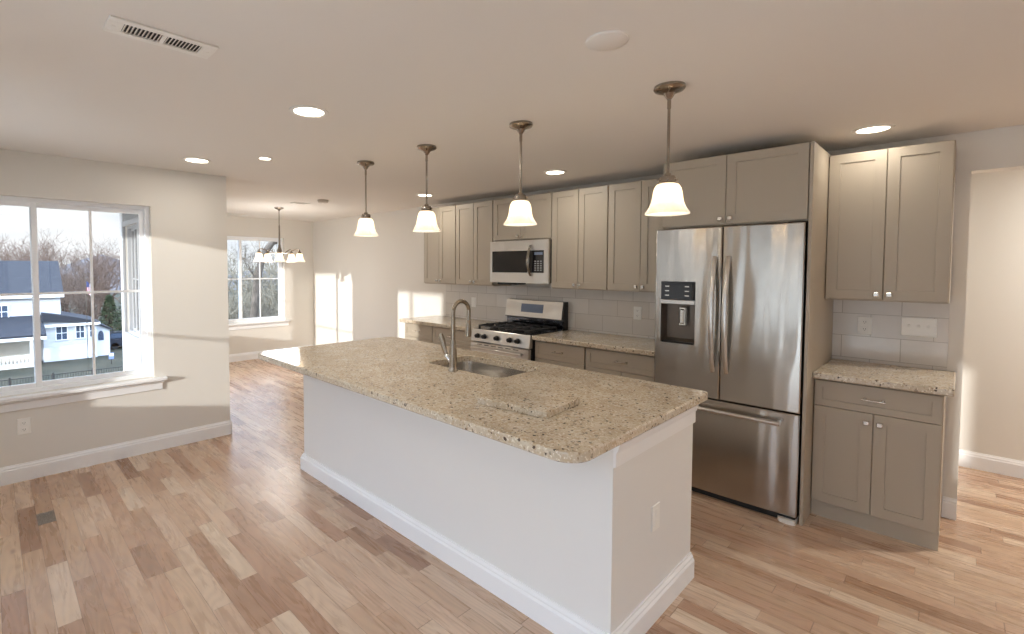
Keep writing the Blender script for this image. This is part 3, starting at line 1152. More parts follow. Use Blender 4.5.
def bowed_door(x0, x1, z0, z1, y, xa, xb, hole=None, bulge=0.012, t=0.075, name='door'):
    """door front that bows across xa..xb; optional rectangular hole"""
    us = [x0 + (x1 - x0) * k / 14 for k in range(15)]
    e = 0.006
    us = sorted(set([x0, x0 + e, x1 - e, x1] + us[1:-1] + ([hole[0], hole[1]] if hole else [])))
    zs = sorted(set([z0, z0 + e, z1 - e, z1] + ([hole[2], hole[3]] if hole else [])))

    def Y(u, z):
        q = (u - (xa + xb) / 2) / ((xb - xa) / 2)
        v = y - bulge * (1 - q * q) + bulge * .5
        if u in (x0, x1) or z in (z0, z1):
            v += e * .8
        return v
    b = B()
    id_ = {}
    for i, u in enumerate(us):
        for k, z in enumerate(zs):
            id_[i, k] = len(b.v)
            b.v.append((u, Y(u, z), z))
    for i in range(len(us) - 1):
        for k in range(len(zs) - 1):
            uc, zc = (us[i] + us[i + 1]) / 2, (zs[k] + zs[k + 1]) / 2
            if hole and hole[0] < uc < hole[1] and hole[2] < zc < hole[3]:
                continue
            b.f.append((id_[i, k], id_[i + 1, k], id_[i + 1, k + 1], id_[i, k + 1]))
    yb = y + t
    bound = [id_[i, 0] for i in range(len(us))] + [id_[len(us) - 1, k] for k in range(1, len(zs))] + [id_[i, len(zs) - 1] for i in range(len(us) - 2, -1, -1)] + [id_[0, k] for k in range(len(zs) - 2, 0, -1)]
    n = len(b.v)
    for q in bound:
        v = b.v[q]
        b.v.append((v[0], yb, v[2]))
    m_ = len(bound)
    for k in range(m_):
        b.f.append((bound[k], n + k, n + (k + 1) % m_, bound[(k + 1) % m_]))
    if not hole:
        b.f.append(tuple(n + k for k in range(m_)))
    return b


DZ0, DZ1 = 0.684, 1.829
hx0, hx1, hz0, hz1 = -1.487, -1.253, 1.028, 1.462
ld = bowed_door(FRX0, FRM - .003, DZ0, DZ1, FRY, FRX0, FRX1, (hx0, hx1, hz0, hz1)).build('door', M['steel'], fr, True)
rd = bowed_door(FRM + .003, FRX1, DZ0, DZ1, FRY, FRX0, FRX1).build('door', M['steel'], fr, True)
fz = bowed_door(FRX0, FRX1, 0.045, DZ0 - .010, FRY, FRX0, FRX1).build('freezer_drawer', M['steel'], fr, True)
# dispenser
dsp = B()
yd = FRY + .001
cav = [(hx0, hx1, hz0, 1.300)]
dsp.add([(hx0, yd - .004, hz0), (hx1, yd - .004, hz0), (hx1, yd - .004, 1.302), (hx0, yd - .004, 1.302),
         (hx0 + .015, yd + .068, hz0 + .03), (hx1 - .015, yd + .068, hz0 + .03), (hx1 - .015, yd + .068, 1.302), (hx0 + .015, yd + .068, 1.302)],
        [(4, 5, 6, 7), (0, 1, 5, 4), (1, 2, 6, 5), (3, 0, 4, 7), (2, 3, 7, 6)])
dv = dsp.build('dispenser', simple('dispenser_recess', srgb(112, 104, 96), .3, .6), ld)
dv['label'] = 'recessed water and ice dispenser'
B().box(hx0, hx1, yd - .008, yd + .06, 1.334, hz1, .002).build('control_panel', M['blackgloss'], dv)
for q in range(3):
    for s_ in (0, 1):
        xx = hx0 + .03 + s_ * .135
        B().box(xx, xx + .028, yd - .009, yd - .0078, 1.36 + q * .032, 1.367 + q * .032).build('button', M['nickel'], dv)
B().box(hx0, hx1, yd - .012, yd + .06, 1.303, 1.333, .003).build('silver_strip', M['steel2'], dv)
b = B().box(-1.372, -1.322, yd + .020, yd + .050, 1.15, 1.285, .006).box(-1.364, -1.330, yd + .008, yd + .03, 1.165, 1.27, .008)
b.build('paddle', M['nickel'], dv)
B().box(hx0 + .01, hx1 - .01, yd - .006, yd + .06, hz0 - .001, hz0 + .012, .002).build('drip_tray', M['black'], dv)


def bow_handle(parent, x):
    n = 18
    pts, rr = [], []
    for k in range(n + 1):
        t = k / n
        z = 0.868 + (1.632 - 0.868) * t
        bow = math.sin(PI * t)
        pts.append((x, FRY - .010 - .056 * bow ** .8, z))
        rr.append(.0135 + .004 * bow)
    b = B().tube(pts, rr, 14, flat=.75, ref=(0, 1, 0))
    b.build('door_handle', M['steel2'], parent, True)


bow_handle(ld, -1.132)
bow_handle(rd, -1.050)
b = B()
zh = 0.616
b.tube([(FRX0 + .07, FRY - .052, zh), (FRM, FRY - .062, zh), (FRX1 - .085, FRY - .052, zh)], .0145, 14, flat=.9)
for xx in (FRX0 + .085, FRX1 - .10):
    b.tube([(xx, FRY - .002, zh), (xx, FRY - .052, zh)], [.012, .012], 10)
b.build('drawer_handle', M['steel2'], fz, True)
B().box(FRX0 + .01, FRX1 - .01, FRY + .02, FRY + .08, 0.006, .042, .003).build('kick_grille', M['dark'], fr)
b = B().rings([rrect(FRX1 - .10, FRX1 - .004, FRY - .012, FRY + .10, (.04, .02, .004, .004), z) for z in (0.0005, .026)], True, True)
b.build('foot_cover', M['grille'], fr)
B().box(FRX1 - .09, FRX1 - .004, FRY + .02, 3.62, 1.831, 1.8365, .002).build('hinge_cover', M['black'], fr)

# ------------------------------------------------------------------ microwave
MX0, MX1, MY, MZ0, MZ1 = -3.532, -2.774, 3.906, 1.399, 1.832
mw = thing('microwave', ((MX0 + MX1) / 2, 4.09, MZ0), 'stainless over-the-range microwave with black window', 'microwave')
B().box(MX0 + .003, MX1 - .003, MY + .035, YB - .0125, MZ0 + .004, MZ1 - .001, .003).build('case', M['black'], mw)
wx0, wx1, wz0, wz1 = MX0 + .028, MX0 + .505, MZ0 + .105, MZ1 - .105
cpx0, cpx1 = MX0 + .575, MX1 - .055
b = panel_wall('y', MY, MY + .034, MX0, MX1, MZ0, MZ1, [(wx0, wx1, wz0, wz1), (cpx0 - .05, cpx1, wz0, wz1)])
dq = b.build('door', M['steel2'], mw)
B().box(wx0, wx1, MY + .004, MY + .02, wz0, wz1).build('window_glass', M['blackgloss'], dq)
cp = B().box(cpx0 - .05, cpx1, MY + .003, MY + .02, wz0, wz1).build('control_panel', M['blackgloss'], mw)
B().box(cpx0 + .012, cpx1 - .018, MY + .0022, MY + .004, wz1 - .045, wz1 - .018).build('display', M['display'], cp)
b = B()
for i in range(3):
    for j in range(5):
        b.box(cpx0 + .012 + i * .034, cpx0 + .034 + i * .034, MY + .0022, MY + .004, wz0 + .02 + j * .022, wz0 + .032 + j * .022)
b.build('button', simple('button_grey', srgb(150, 150, 150), .5), cp)
pts, rr = [], []
for k in range(15):
    t = k / 14
    pts.append((MX0 + .545, MY - .006 - .045 * math.sin(PI * t) ** .8, MZ0 + .075 + .305 * t))
    rr.append(.011 + .007 * math.sin(PI * t))
B().tube(pts, rr, 12, flat=.6, ref=(0, 1, 0)).build('door_handle', M['handle'], dq, True)
B().box(MX0 + .06, MX0 + .33, MY + .05, MY + .20, MZ0 - .022, MZ0 + .004, .003).build('grease_filter', M['black'], mw)

# ------------------------------------------------------------------ gas range
GX0, GX1, GY = -3.541, -2.781, 3.612
rg = thing('gas_range', ((GX0 + GX1) / 2, 3.93, 0), 'stainless gas range with black knobs and cast iron grates', 'gas range')
B().box(GX0 + .002, GX1 - .002, GY + .05, YB - .07, 0.10, ZCT - .018, .003).build('case', M['black'], rg)
B().box(GX0 + .03, GX1 - .03, GY + .09, YB - .10, 0.0, .10).build('plinth', M['black'], rg)
B().box(GX0, GX1, GY + .035, YB - .075, ZCT - .020, ZCT - .002, .006).build('cooktop', M['enamel'], rg)
b = B().prism([(GY + .012, .795), (GY + .06, .795), (GY + .06, ZCT - .003), (GY + .036, ZCT - .003), (GY + .030, ZCT - .008)], 'x', GX0, GX1)
pnl = b.build('control_panel', M['steel2'], rg)
for kx in (-3.448, -3.352, -3.187, -3.020, -2.922):
    b = B().lathe([(.0, 0), (.026, 0), (.026, -.006), (.021, -.009), (.020, -.032), (.017, -.036), (.0, -.036)], (kx, GY + .017, .852), 20, 'y')
    b.box(kx - .004, kx + .004, GY - .022, GY + .0, .852 - .019, .852 + .019, .002)
    b.build('knob', M['black'], pnl, True)
od = B().box(GX0 + .003, GX1 - .003, GY, GY + .045, .25, .785, .006).build('oven_door', M['steel2'], rg)
B().box(GX0 + .11, GX1 - .11, GY - .001, GY + .004, .33, .62, .001).build('oven_window', M['blackgloss'], od)
b = B().tube([(GX0 + .05, GY - .042, .735), (GX1 - .05, GY - .042, .735)], .012, 14)
for xx in (GX0 + .075, GX1 - .075):
    b.tube([(xx, GY, .735), (xx, GY - .042, .735)], .009, 10)
b.build('door_handle', M['steel2'], od, True)
b = B()
for k in range(6):
    b.box(GX0 + .10 + k * .095, GX0 + .165 + k * .095, GY - .0008, GY + .002, .764, .771)
b.build('vent_slots', M['dark'], od)
dw = B().box(GX0 + .003, GX1 - .003, GY, GY + .045, .105, .24, .005).build('drawer', M['steel2'], rg)
# grates and burners
gz = ZCT - .002
for k in range(3):
    ga = GX0 + .035 + k * .231
    gb = ga + .226
    ya, yb_ = GY + .085, YB - .15
    b = B()
    zt0, zt1 = gz + .024, gz + .038
    w = .007
    for xx in (ga + w, gb - w):
        b.box(xx - w, xx + w, ya, yb_, zt0, zt1, .002)
    for yy in (ya + w, (ya + yb_) / 2, yb_ - w):
        b.box(ga, gb, yy - w, yy + w, zt0, zt1, .002)
    for cyy in (ya + (yb_ - ya) * .27, ya + (yb_ - ya) * .73):
        cxx = (ga + gb) / 2
        for (dx, dy) in ((1, 0), (-1, 0), (0, 1), (0, -1)):
            x_a, y_a = cxx + dx * .03, cyy + dy * .03
            x_b, y_b = cxx + dx * .105, cyy + dy * .11
            b.box(min(x_a, x_b) - .005, max(x_a, x_b) + .005, min(y_a, y_b) - .005, max(y_a, y_b) + .005, zt0 + .002, zt1 + .006, .002)
    for xx in (ga + .01, gb - .01):
        for yy in (ya + .01, yb_ - .01, (ya + yb_) / 2):
            b.box(xx - .008, xx + .008, yy - .008, yy + .008, gz, zt0 + .002)
    b.build('grate', M['iron'], rg)
    for cyy in (ya + (yb_ - ya) * .27, ya + (yb_ - ya) * .73):
        if k == 1 and cyy > (ya + yb_) / 2:
            continue
        b = B().lathe([(0, gz), (.046, gz), (.044, gz + .008), (.033, gz + .010), (.034, gz + .018), (.03, gz + .021), (0, gz + .021)], ((ga + gb) / 2, cyy, 0), 20)
        b.build('burner', M['iron'], rg, True)
# backguard
b = B().prism([(YB - .085, ZCT - .01), (YB - .085, 1.01), (YB - .115, 1.018), (YB - .082, 1.205), (YB - .02, 1.205), (YB - .02, ZCT - .01)], 'x', GX0, GX1)
bgd = b.build('backguard', M['black'], rg)
b = B().prism([(YB - .1165, 1.025), (YB - .0835, 1.203), (YB - .0785, 1.2045), (YB - .11, 1.022)], 'x', GX0 + .001, GX1 - .018)
b.build('control_fascia', M['steel2'], bgd)
b = B().box(GX0 + .004, GX1 - .02, YB - .0875, YB - .084, ZCT, 1.008)
b.build('mirror_strip', simple('polished_dark_steel', srgb(120, 126, 140), .12, 1.0), bgd)
b = B().prism([(YB - .1085, 1.075), (YB - .0935, 1.165), (YB - .09, 1.165), (YB - .105, 1.075)], 'x', -3.325, -3.035)
b.build('clock_display', M['display'], bgd)


# ------------------------------------------------------------------ lights
def recessed(label, x, y, r=0.075, watts=LAMP_W, group='recessed ceiling lights'):
    root = thing('recessed_light', (x, y, ZC - .004), label, 'ceiling light', group)
    b = B().lathe([(r * 1.0, ZC - .0005), (r * 1.32, ZC - .0005), (r * 1.30, ZC - .005), (r * 1.04, ZC - .008), (r * 1.0, ZC - .004)], (x, y, 0), 32)
    b.build('trim_ring', M['grille'], root, True)
    b = B().lathe([(0, ZC - .0035), (r * 1.0, ZC - .0035)], (x, y, 0), 32)
    b.build('lens', M['lens'], root)
    lamp('lamp_light', 'AREA', (x, y, ZC - .012), watts, root, size=r * 1.9)
    return root


recessed('round recessed ceiling light nearest the white ceiling register', -2.411, 1.239)
recessed('round recessed ceiling light close to the big window wall', -4.112, 1.178)
recessed('small recessed ceiling light near the corner of the big window wall', -3.675, 1.526, 0.04, LAMP_W * .35)
recessed('recessed ceiling light in front of the cabinets by the microwave', -2.455, 3.540)
recessed('recessed ceiling light in front of the cabinet at the window end', -4.267, 3.607)
recessed('recessed ceiling light above the single wall cabinet by the hall', -0.390, 3.785, 0.075, LAMP_W * .4)
recessed('added unseen recessed light behind the viewer near the half-glazed door', 0.55, 0.20)  # out-of-view lamp added for general room light
recessed('added unseen recessed light over the open floor near the rear window', -2.45, -0.35)  # extra lamp out of view, added for room light
recessed('added unseen recessed light in front of the hall opening', 1.40, 2.60)  # added lamp, unseen, lifts the hall side of the room
recessed('added unseen recessed light in the hall beyond the opening', 1.3, 4.95, 0.075, 28)  # strong unseen lamp added to brighten the hall wall


def pendant(label, x, y):
    root = thing('pendant_light', (x, y, 1.80), label, 'pendant light', 'glass pendants over the island')
    b = B().lathe([(0, ZC - .0005), (.066, ZC - .0005), (.068, ZC - .012), (.062, ZC - .020), (.045, ZC - .026), (.026, ZC - .034), (.016, ZC - .05), (.010, ZC - .058), (0, ZC - .058)], (x, y, 0), 32)
    b.build('canopy', M['lampmetal'], root, True)
    b = B().tube([(x, y, ZC - .05), (x, y, 1.985)], .0066, 10)
    b.tube([(x, y, ZC - .10), (x, y, ZC - .055)], .0085, 10)
    b.build('stem', M['lampmetal'], root, True)
    b = B().lathe([(0, 1.99), (.012, 1.988), (.016, 1.978), (.031, 1.974), (.034, 1.966), (.034, 1.948), (.038, 1.945), (.038, 1.938), (.03, 1.937)], (x, y, 0), 28)
    for k in range(4):
        a = 2 * PI * k / 4 + .4
        b.tube([(x + .034 * math.cos(a), y + .034 * math.sin(a), 1.957), (x + .042 * math.cos(a), y + .042 * math.sin(a), 1.957)], .005, 8)
    b.build('shade_holder', M['lampmetal'], root, True)
    pr_ = [(.031, 1.943), (.047, 1.937), (.057, 1.921), (.062, 1.901), (.0645, 1.880), (.069, 1.857), (.078, 1.835), (.088, 1.819), (.095, 1.810), (.0955, 1.803), (.093, 1.803), (.086, 1.815), (.075, 1.832), (.066, 1.855), (.0615, 1.879), (.059, 1.900), (.054, 1.918), (.042, 1.934), (.031, 1.939)]
    B().lathe(pr_, (x, y, 0), 36).build('lamp_shade', M['shade'], root, True, angle=80)
    b = B().lathe([(0, 1.945), (.014, 1.94), (.016, 1.915), (.026, 1.885), (.029, 1.862), (.022, 1.842), (.01, 1.833), (0, 1.832)], (x, y, 0), 20)
    b.build('bulb', M['bulb'], root, True)
    lamp('lamp_light', 'POINT', (x, y, 1.822), PENDANT_W, root, size=.006)
    return root


pendant('bell-shaped glass pendant over the far end of the island, nearest the dining nook', -3.262, 2.150)
pendant('second bell-shaped glass pendant from the dining nook', -2.550, 2.170)
pendant('bell-shaped glass pendant hanging in front of the microwave', -1.773, 2.216)
pendant('bell-shaped glass pendant in front of the fridge cabinet', -0.943, 2.245)

# chandelier
HX, HY = -6.588, 2.922
ch = thing('chandelier', (HX, HY, 1.61), 'five-arm nickel chandelier with white glass shades in the dining nook', 'chandelier')
B().lathe([(0, ZC - .0005), (.062, ZC - .0005), (.064, ZC - .01), (.05, ZC - .02), (.02, ZC - .03), (.012, ZC - .045), (0, ZC - .045)], (HX, HY, 0), 28).build('canopy', M['lampmetal'], ch, True)
b = B().tube([(HX, HY, ZC - .04), (HX, HY, 2.12)], .006, 8)
b.tube([(HX, HY, 2.13), (HX, HY, 1.86)], [.010, .012], 10)
b.build('stem', M['lampmetal'], ch, True)
B().lathe([(0, 1.87), (.014, 1.865), (.018, 1.83), (.03, 1.80), (.034, 1.775), (.026, 1.745), (.016, 1.72), (.012, 1.70), (.016, 1.685), (.0, 1.675)], (HX, HY, 0), 20).build('hub', M['lampmetal'], ch, True)
for k in range(5):
    a = 2 * PI * k / 5 - .42
    dx, dy = math.cos(a), math.sin(a)
    R0 = .275
    b = B().tube([(HX + dx * q, HY + dy * q, z) for q, z in ((.02, 1.77), (.07, 1.745), (.12, 1.75), (.18, 1.785), (.23, 1.805), (.262, 1.80), (R0, 1.782), (R0, 1.765))], .0065, 8)
    arm = b.build('arm', M['lampmetal'], ch, True)
    sx, sy = HX + dx * R0, HY + dy * R0
    b = B().lathe([(0, 1.80), (.008, 1.795), (.010, 1.775), (.022, 1.768), (.026, 1.755), (.026, 1.742), (.02, 1.74)], (sx, sy, 0), 18)
    b.build('shade_holder', M['lampmetal'], arm, True)
    B().lathe([(.022, 1.745), (.034, 1.74), (.042, 1.72), (.047, 1.69), (.056, 1.66), (.068, 1.64), (.078, 1.628), (.0775, 1.624), (.066, 1.635), (.053, 1.657), (.044, 1.689), (.039, 1.718), (.032, 1.735), (.022, 1.741)], (sx, sy, 0), 26).build('lamp_shade', M['shade'], arm, True, angle=80)
    B().lathe([(0, 1.74), (.012, 1.735), (.022, 1.70), (.02, 1.675), (0, 1.665)], (sx, sy, 0), 14).build('bulb', M['bulb'], arm, True)
lamp('lamp_light', 'POINT', (HX, HY, 1.58), 15, ch, size=.25, color=(1, 0.98, 0.95))


# ceiling fittings
def register(label, x0, x1, y0, y1, banks=2, n=9):
    z = ZC
    root = thing('ceiling_vent', ((x0 + x1) / 2, (y0 + y1) / 2, z - .008), label, 'vent')
    L = y1 - y0
    mx, my = .028, .045
    hs = []
    for k in range(banks):
        a = y0 + my + (L - 2 * my + .012) / banks * k
        hs.append((a, a + (L - 2 * my + .012) / banks - .012))
    b = B()
    ys_ = [y0] + [q for h in hs for q in h] + [y1]
    b.box(x0, x0 + mx, y0, y1, z - .008, z - .0005, .002)
    b.box(x1 - mx, x1, y0, y1, z - .008, z - .0005, .002)
    for k in range(0, len(ys_), 2):
        b.box(x0 + mx, x1 - mx, ys_[k], ys_[k + 1], z - .008, z - .0005)
    for s_ in (y0 + .02, y1 - .02):
        b.lathe([(.006, z - .008), (.005, z - .0095), (0, z - .0095)], ((x0 + x1) / 2, s_, 0), 10)
    b.build('faceplate', M['grille'], root)
    B().box(x0 + mx * .8, x1 - mx * .8, y0 + my * .8, y1 - my * .8, z - .0012, z - .0006).build('duct_opening', M['dark'], root)
    for (a, c) in hs:
        for q in range(n):
            yy = a + (c - a) * (q + .5) / n
            t = (c - a) / n
            tl = .35
            B().prism([(yy - t * tl, z - .0075), (yy - t * tl + .0025, z - .0075), (yy + t * .12 + .0025, z - .0015), (yy + t * .12, z - .0015)], 'x', x0 + mx, x1 - mx).build('louver', M['grille'], root)
    return root


register('long white ceiling register above the open floor', -2.080, -1.948, 0.305, 0.640, 2, 10)
b = B().lathe([(0, ZC - .0005), (.075, ZC - .0005), (.075, ZC - .006), (.068, ZC - .010), (0, ZC - .011)], (-0.914, 1.632, 0), 32)
tag(b.build('ceiling_cover', M['ceiling'], smooth=True), 'blank round cover plate on the ceiling over the island', 'cover plate')
sd = thing('smoke_alarm', (-5.468, 2.983, ZC - .04), 'small white smoke alarm on the nook ceiling', 'smoke alarm')
B().lathe([(.065, ZC - .0005), (.068, ZC - .012), (.062, ZC - .022), (.058, ZC - .034), (.04, ZC - .038), (0, ZC - .038)], (-5.468, 2.983, 0), 28).build('housing', simple('alarm_plastic', srgb(205, 200, 192), .5), sd, True)
B().lathe([(.018, ZC - .0382), (.016, ZC - .041), (0, ZC - .041)], (-5.468, 2.983, 0), 16).build('test_button', M['grille'], sd, True)
register('narrow white register on the nook ceiling near its window', -7.95, -7.83, 2.55, 2.99, 1, 8)
register('small white register on the ceiling beside the chandelier', -5.99, -5.87, 2.80, 3.02, 1, 6)

# ------------------------------------------------------------------ outside
GZ = -7.1
struct(B().box(-260, -8.9, -90, 110, GZ - .3, GZ).build('ground', M['lawn']))
# unseen block added to keep the sun off the rear windows, and the paving outside them
b = B().prism([(2.02, -12.85), (6.02, -12.85), (7.49, -16.85), (3.49, -16.85)], 'z', GZ, 4.75)
struct(b.build('sun_blocker', M['siding']), 'unseen sun-blocking mass added across the rear paving')
struct(B().box(-5.5, 4.5, -9, YR - WT, -0.35, -0.2).build('ground_patio', M['cream']), 'pale paving outside the rear windows')
struct(B().box(-8.9, 120, -90, 110, GZ - .3, GZ).build('ground_near', M['lawn']), 'winter lawn round the house')
# eave and corner board of the nook
struct(B().box(XN - WT - .45, XL - WT, YNE - .42, YN, ZC + .05, ZC + .19).build('trim_1', M['vinyl']), 'white roof eave outside the nook')
struct(B().box(XN - WT - .06, XN - WT + .07, YNE - .025, YNE + .05, -1.2, ZC + .05).build('trim_2', M['vinyl']), 'white corner board outside the nook')
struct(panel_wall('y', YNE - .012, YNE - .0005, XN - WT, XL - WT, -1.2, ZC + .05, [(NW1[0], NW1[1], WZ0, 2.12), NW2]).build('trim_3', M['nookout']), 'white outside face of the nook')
for nm, h in (('trim_4', NW1), ('trim_5', NW2)):
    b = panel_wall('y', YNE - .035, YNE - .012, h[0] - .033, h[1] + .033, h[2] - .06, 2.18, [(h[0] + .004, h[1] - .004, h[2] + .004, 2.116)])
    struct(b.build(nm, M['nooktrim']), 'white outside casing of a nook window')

# neighbour's house
hs = thing('house', (-62, 0, GZ), 'large white house with dark shingle roof beyond the big window', 'house')
HXF = -58.0
b = B().box(-66, HXF, -9, 4.70, GZ, -1.05)
b.prism([(-66, -1.05), (HXF, -1.05), (-62, 1.75)], 'y', -9, 4.66)
b.build('main_wall', M['siding'], hs)
b = B()
for sgn in (0, 1):
    e = HXF + .35 if sgn else -66.35
    b.add([(e, -9.3, -1.25), (e, 4.95, -1.25), (-62, 4.95, 1.88), (-62, -9.3, 1.88), (e, -9.3, -1.05), (e, 4.95, -1.05), (-62, 4.95, 2.08), (-62, -9.3, 2.08)],
          [(0, 1, 2, 3), (4, 5, 6, 7), (0, 1, 5, 4), (1, 2, 6, 5), (2, 3, 7, 6), (3, 0, 4, 7)])
b.build('roof', M['roof'], hs)
b = B().box(HXF + .30, HXF + .42, -9.3, 4.95, -1.30, -1.02)
b.build('gutter', M['vinyl'], hs)


def hwin(ya, yb, za, zb, xf, arch=False, grid=2):
    b = B()
    if arch:
        pts = [(ya, za), (yb, za), (yb, (za + zb) / 2)]
        for k in range(1, 8):
            a = PI * k / 8
            pts.append(((ya + yb) / 2 + math.cos(a) * (yb - ya) / 2, (za + zb) / 2 + math.sin(a) * (zb - za) / 2))
        pts.append((ya, (za + zb) / 2))
        b.prism([(y - (.0 if 0 else 0), z) for y, z in pts], 'x', xf - .05, xf + .05)
        p = b.build('house_window', M['hglass'], hs)
        return
    b = panel_wall('x', xf - .05, xf + .09, ya - .08, yb + .08, za - .08, zb + .08, [(ya, yb, za, zb)])
    f = b.build('house_window', M['vinyl'], hs)
    B().box(xf + .01, xf + .03, ya, yb, za, zb).build('pane', M['hglass'], f)
    b = B()
    for k in range(1, grid):
        b.box(xf + .03, xf + .07, ya + (yb - ya) * k / grid - .025, ya + (yb - ya) * k / grid + .025, za, zb)
    b.box(xf + .03, xf + .07, ya, yb, (za + zb) / 2 - .03, (za + zb) / 2 + .03)
    b.build('muntin', M['vinyl'], f)


hwin(-.10, 1.08, -2.97, -1.92, HXF, grid=3)
hwin(-3.2, -2.2, -2.97, -1.92, HXF, grid=3)
# porch
b = B().add([(HXF, -9, -2.88), (HXF, 3.33, -2.88), (-55.0, 3.45, -4.36), (-55.0, -9, -4.36), (HXF, -9, -3.2), (HXF, 3.33, -3.2), (-55.0, 3.45, -4.62), (-55.0, -9, -4.62)],
            [(0, 1, 2, 3), (4, 5, 6, 7), (0, 1, 5, 4), (1, 2, 6, 5), (2, 3, 7, 6), (3, 0, 4, 7)])
b.build('porch_roof', M['roof'], hs)
B().box(-55.15, -54.95, -9, 3.45, -4.78, -4.52).build('porch_fascia', M['vinyl'], hs)
B().box(HXF - .05, HXF + .06, -9, 3.2, GZ, -4.4).build('porch_wall', M['cream'], hs)
b = B().box(HXF, -55.1, -9, 2.6, GZ, GZ + .25)
b.build('porch_deck', M['cream'], hs)
b = B()
b.box(-55.25, -55.13, -9, 2.35, -6.12, -6.03).box(-55.25, -55.13, -9, 2.35, -6.80, -6.73)
for k in range(40):
    b.box(-55.22, -55.16, 2.3 - k * .24, 2.38 - k * .24, -6.8, -6.05)
b.build('porch_railing', M['vinyl'], hs)
for py_ in (2.35, -0.9, -4.2, -7.4):
    B().box(-55.28, -55.08, py_, py_ + .2, GZ, -4.7).build('porch_post', M['vinyl'], hs)
# annex with bay
AX = -57.0
b = B().prism([(4.0, GZ), (7.25, GZ), (7.25, -3.62), (4.0, -3.40), ], 'x', -64, AX)
b.box(-64, AX + .0, 3.35, 4.0, GZ, -3.35)
b.build('annex_wall', M['siding'], hs)
b = B().prism([(3.3, -3.45), (7.5, -3.80), (7.5, -3.68), (5.2, -3.02), (3.3, -2.62)], 'x', -64, AX + .3)
b.build('annex_roof', M['roof'], hs)
b = B().box(AX + .28, AX + .36, 3.3, 7.5, -3.95, -3.72)
b.build('annex_gutter', M['vinyl'], hs)
hwin(4.27, 5.02, -5.15, -3.98, AX)
hwin(5.70, 6.28, -5.12, -3.98, AX)
hwin(6.72, 6.98, -5.10, -3.98, AX, grid=1)
b = B().prism([(7.1, GZ), (8.35, GZ), (8.35, -4.55), (7.1, -3.85)], 'x', -63, -57.6)
b.build('wing_wall', M['siding'], hs)
b = B().prism([(7.05, -3.86), (8.55, -4.70), (8.55, -4.52), (7.05, -3.68)], 'x', -63, -57.4)
b.build('wing_roof', M['roof'], hs)
hwin(7.42, 7.86, -5.58, -4.66, -57.58, arch=True)

# flag on a pole
fl = thing('flagpole', (-50.0, 5.72, GZ), 'flagpole with a red, white and blue flag on the lawn', 'flag')
B().tube([(-50, 5.72, GZ), (-50, 5.72, .7)], [.025, .018], 8).build('pole', M['lampmetal'], fl, True)
b = B()
vs, fs = [], []
for i in range(7):
    for k in range(7):
        t, s_ = i / 6, k / 6
        vs.append((-50 + .08 * math.sin(t * 7 + s_ * 2), 5.76 + t * .34, .35 - s_ * .95 - t * .35))
for i in range(6):
    for k in range(6):
        fs.append((i * 7 + k, (i + 1) * 7 + k, (i + 1) * 7 + k + 1, i * 7 + k + 1))
for (x, y, z) in list(vs):
    vs.append((x - .015, y, z))
n = 49
fs += [tuple(q + n for q in f) for f in fs]
b.add(vs, fs)
b.build('flag_cloth', M['flag'], fl)

# parked car, yard sign, fence
cr = thing('car', (-62.0, 9.6, GZ), 'dark car parked beyond the white house', 'car')
b = B().prism([(8.55, GZ + .3), (12.9, GZ + .3), (13.0, GZ + .75), (12.7, GZ + 1.0), (11.7, GZ + 1.1), (10.9, GZ + 1.72), (8.9, GZ + 1.74), (8.5, GZ + 1.2)], 'x', -62.9, -61.1)
b.build('car_body', M['car'], cr)
b = B().prism([(8.75, GZ + 1.15), (11.55, GZ + 1.15), (10.85, GZ + 1.62), (9.0, GZ + 1.64)], 'x', -62.92, -61.08)
b.build('side_window', M['hglass'], cr)
for yy in (9.3, 12.1):
    for xx in (-61.2, -62.8):
        B().lathe([(0, -.1), (.34, -.1), (.34, .1), (0, .1)], (xx, yy, GZ + .34), 18, 'x').build('wheel', M['tyre'], cr)
sg = thing('yard_sign', (-52.0, 7.6, GZ), 'small blue and white sign on a post in the grass', 'sign')
B().box(-52.0, -51.95, 7.42, 7.80, GZ + .45, GZ + 1.0, .01).build('sign_board', M['sign'], sg)
B().box(-51.95, -51.94, 7.46, 7.76, GZ + .72, GZ + .95).build('sign_face', M['vinyl'], sg)
B().box(-52.05, -52.0, 7.58, 7.64, GZ, GZ + 1.0).build('post', M['fence'], sg)
fn = thing('metal_fence', (-44, 3, GZ), 'black metal fence across the lawn', 'fence')
b = B().box(-44.02, -43.98, -6, 12, GZ + 1.02, GZ + 1.07).box(-44.02, -43.98, -6, 12, GZ + .12, GZ + .17)
b.build('rail', M['fence'], fn)
for k in range(9):
    B().box(-44.05, -43.95, -6 + k * 2.25, -5.9 + k * 2.25, GZ, GZ + 1.2).build('post', M['fence'], fn)
pk = B()
for k in range(120):
    pk.box(-44.012, -43.988, -5.9 + k * .15, -5.876 + k * .15, GZ + .12, GZ + 1.06)
pk.build('pickets', M['fence'], fn)

# distant ridge
random.seed(5)
b = B()
vs, fs = [], []
N = 60
for k in range(N + 1):
    y = -80 + 240 * k / N
    h = -2.0 + 6.0 * math.exp(-((y - 25) / 13) ** 2) + 2.0 * math.sin(k * .5) + random.uniform(-.4, .4)
    vs += [(-190, y, GZ), (-205, y, h), (-235, y, GZ)]
for k in range(N):
    for j in range(3):
        j2 = (j + 1) % 3
        fs.append((k * 3 + j, (k + 1) * 3 + j, (k + 1) * 3 + j2, k * 3 + j2))
struct(b.add(vs, fs).build('hills', M['hill']))


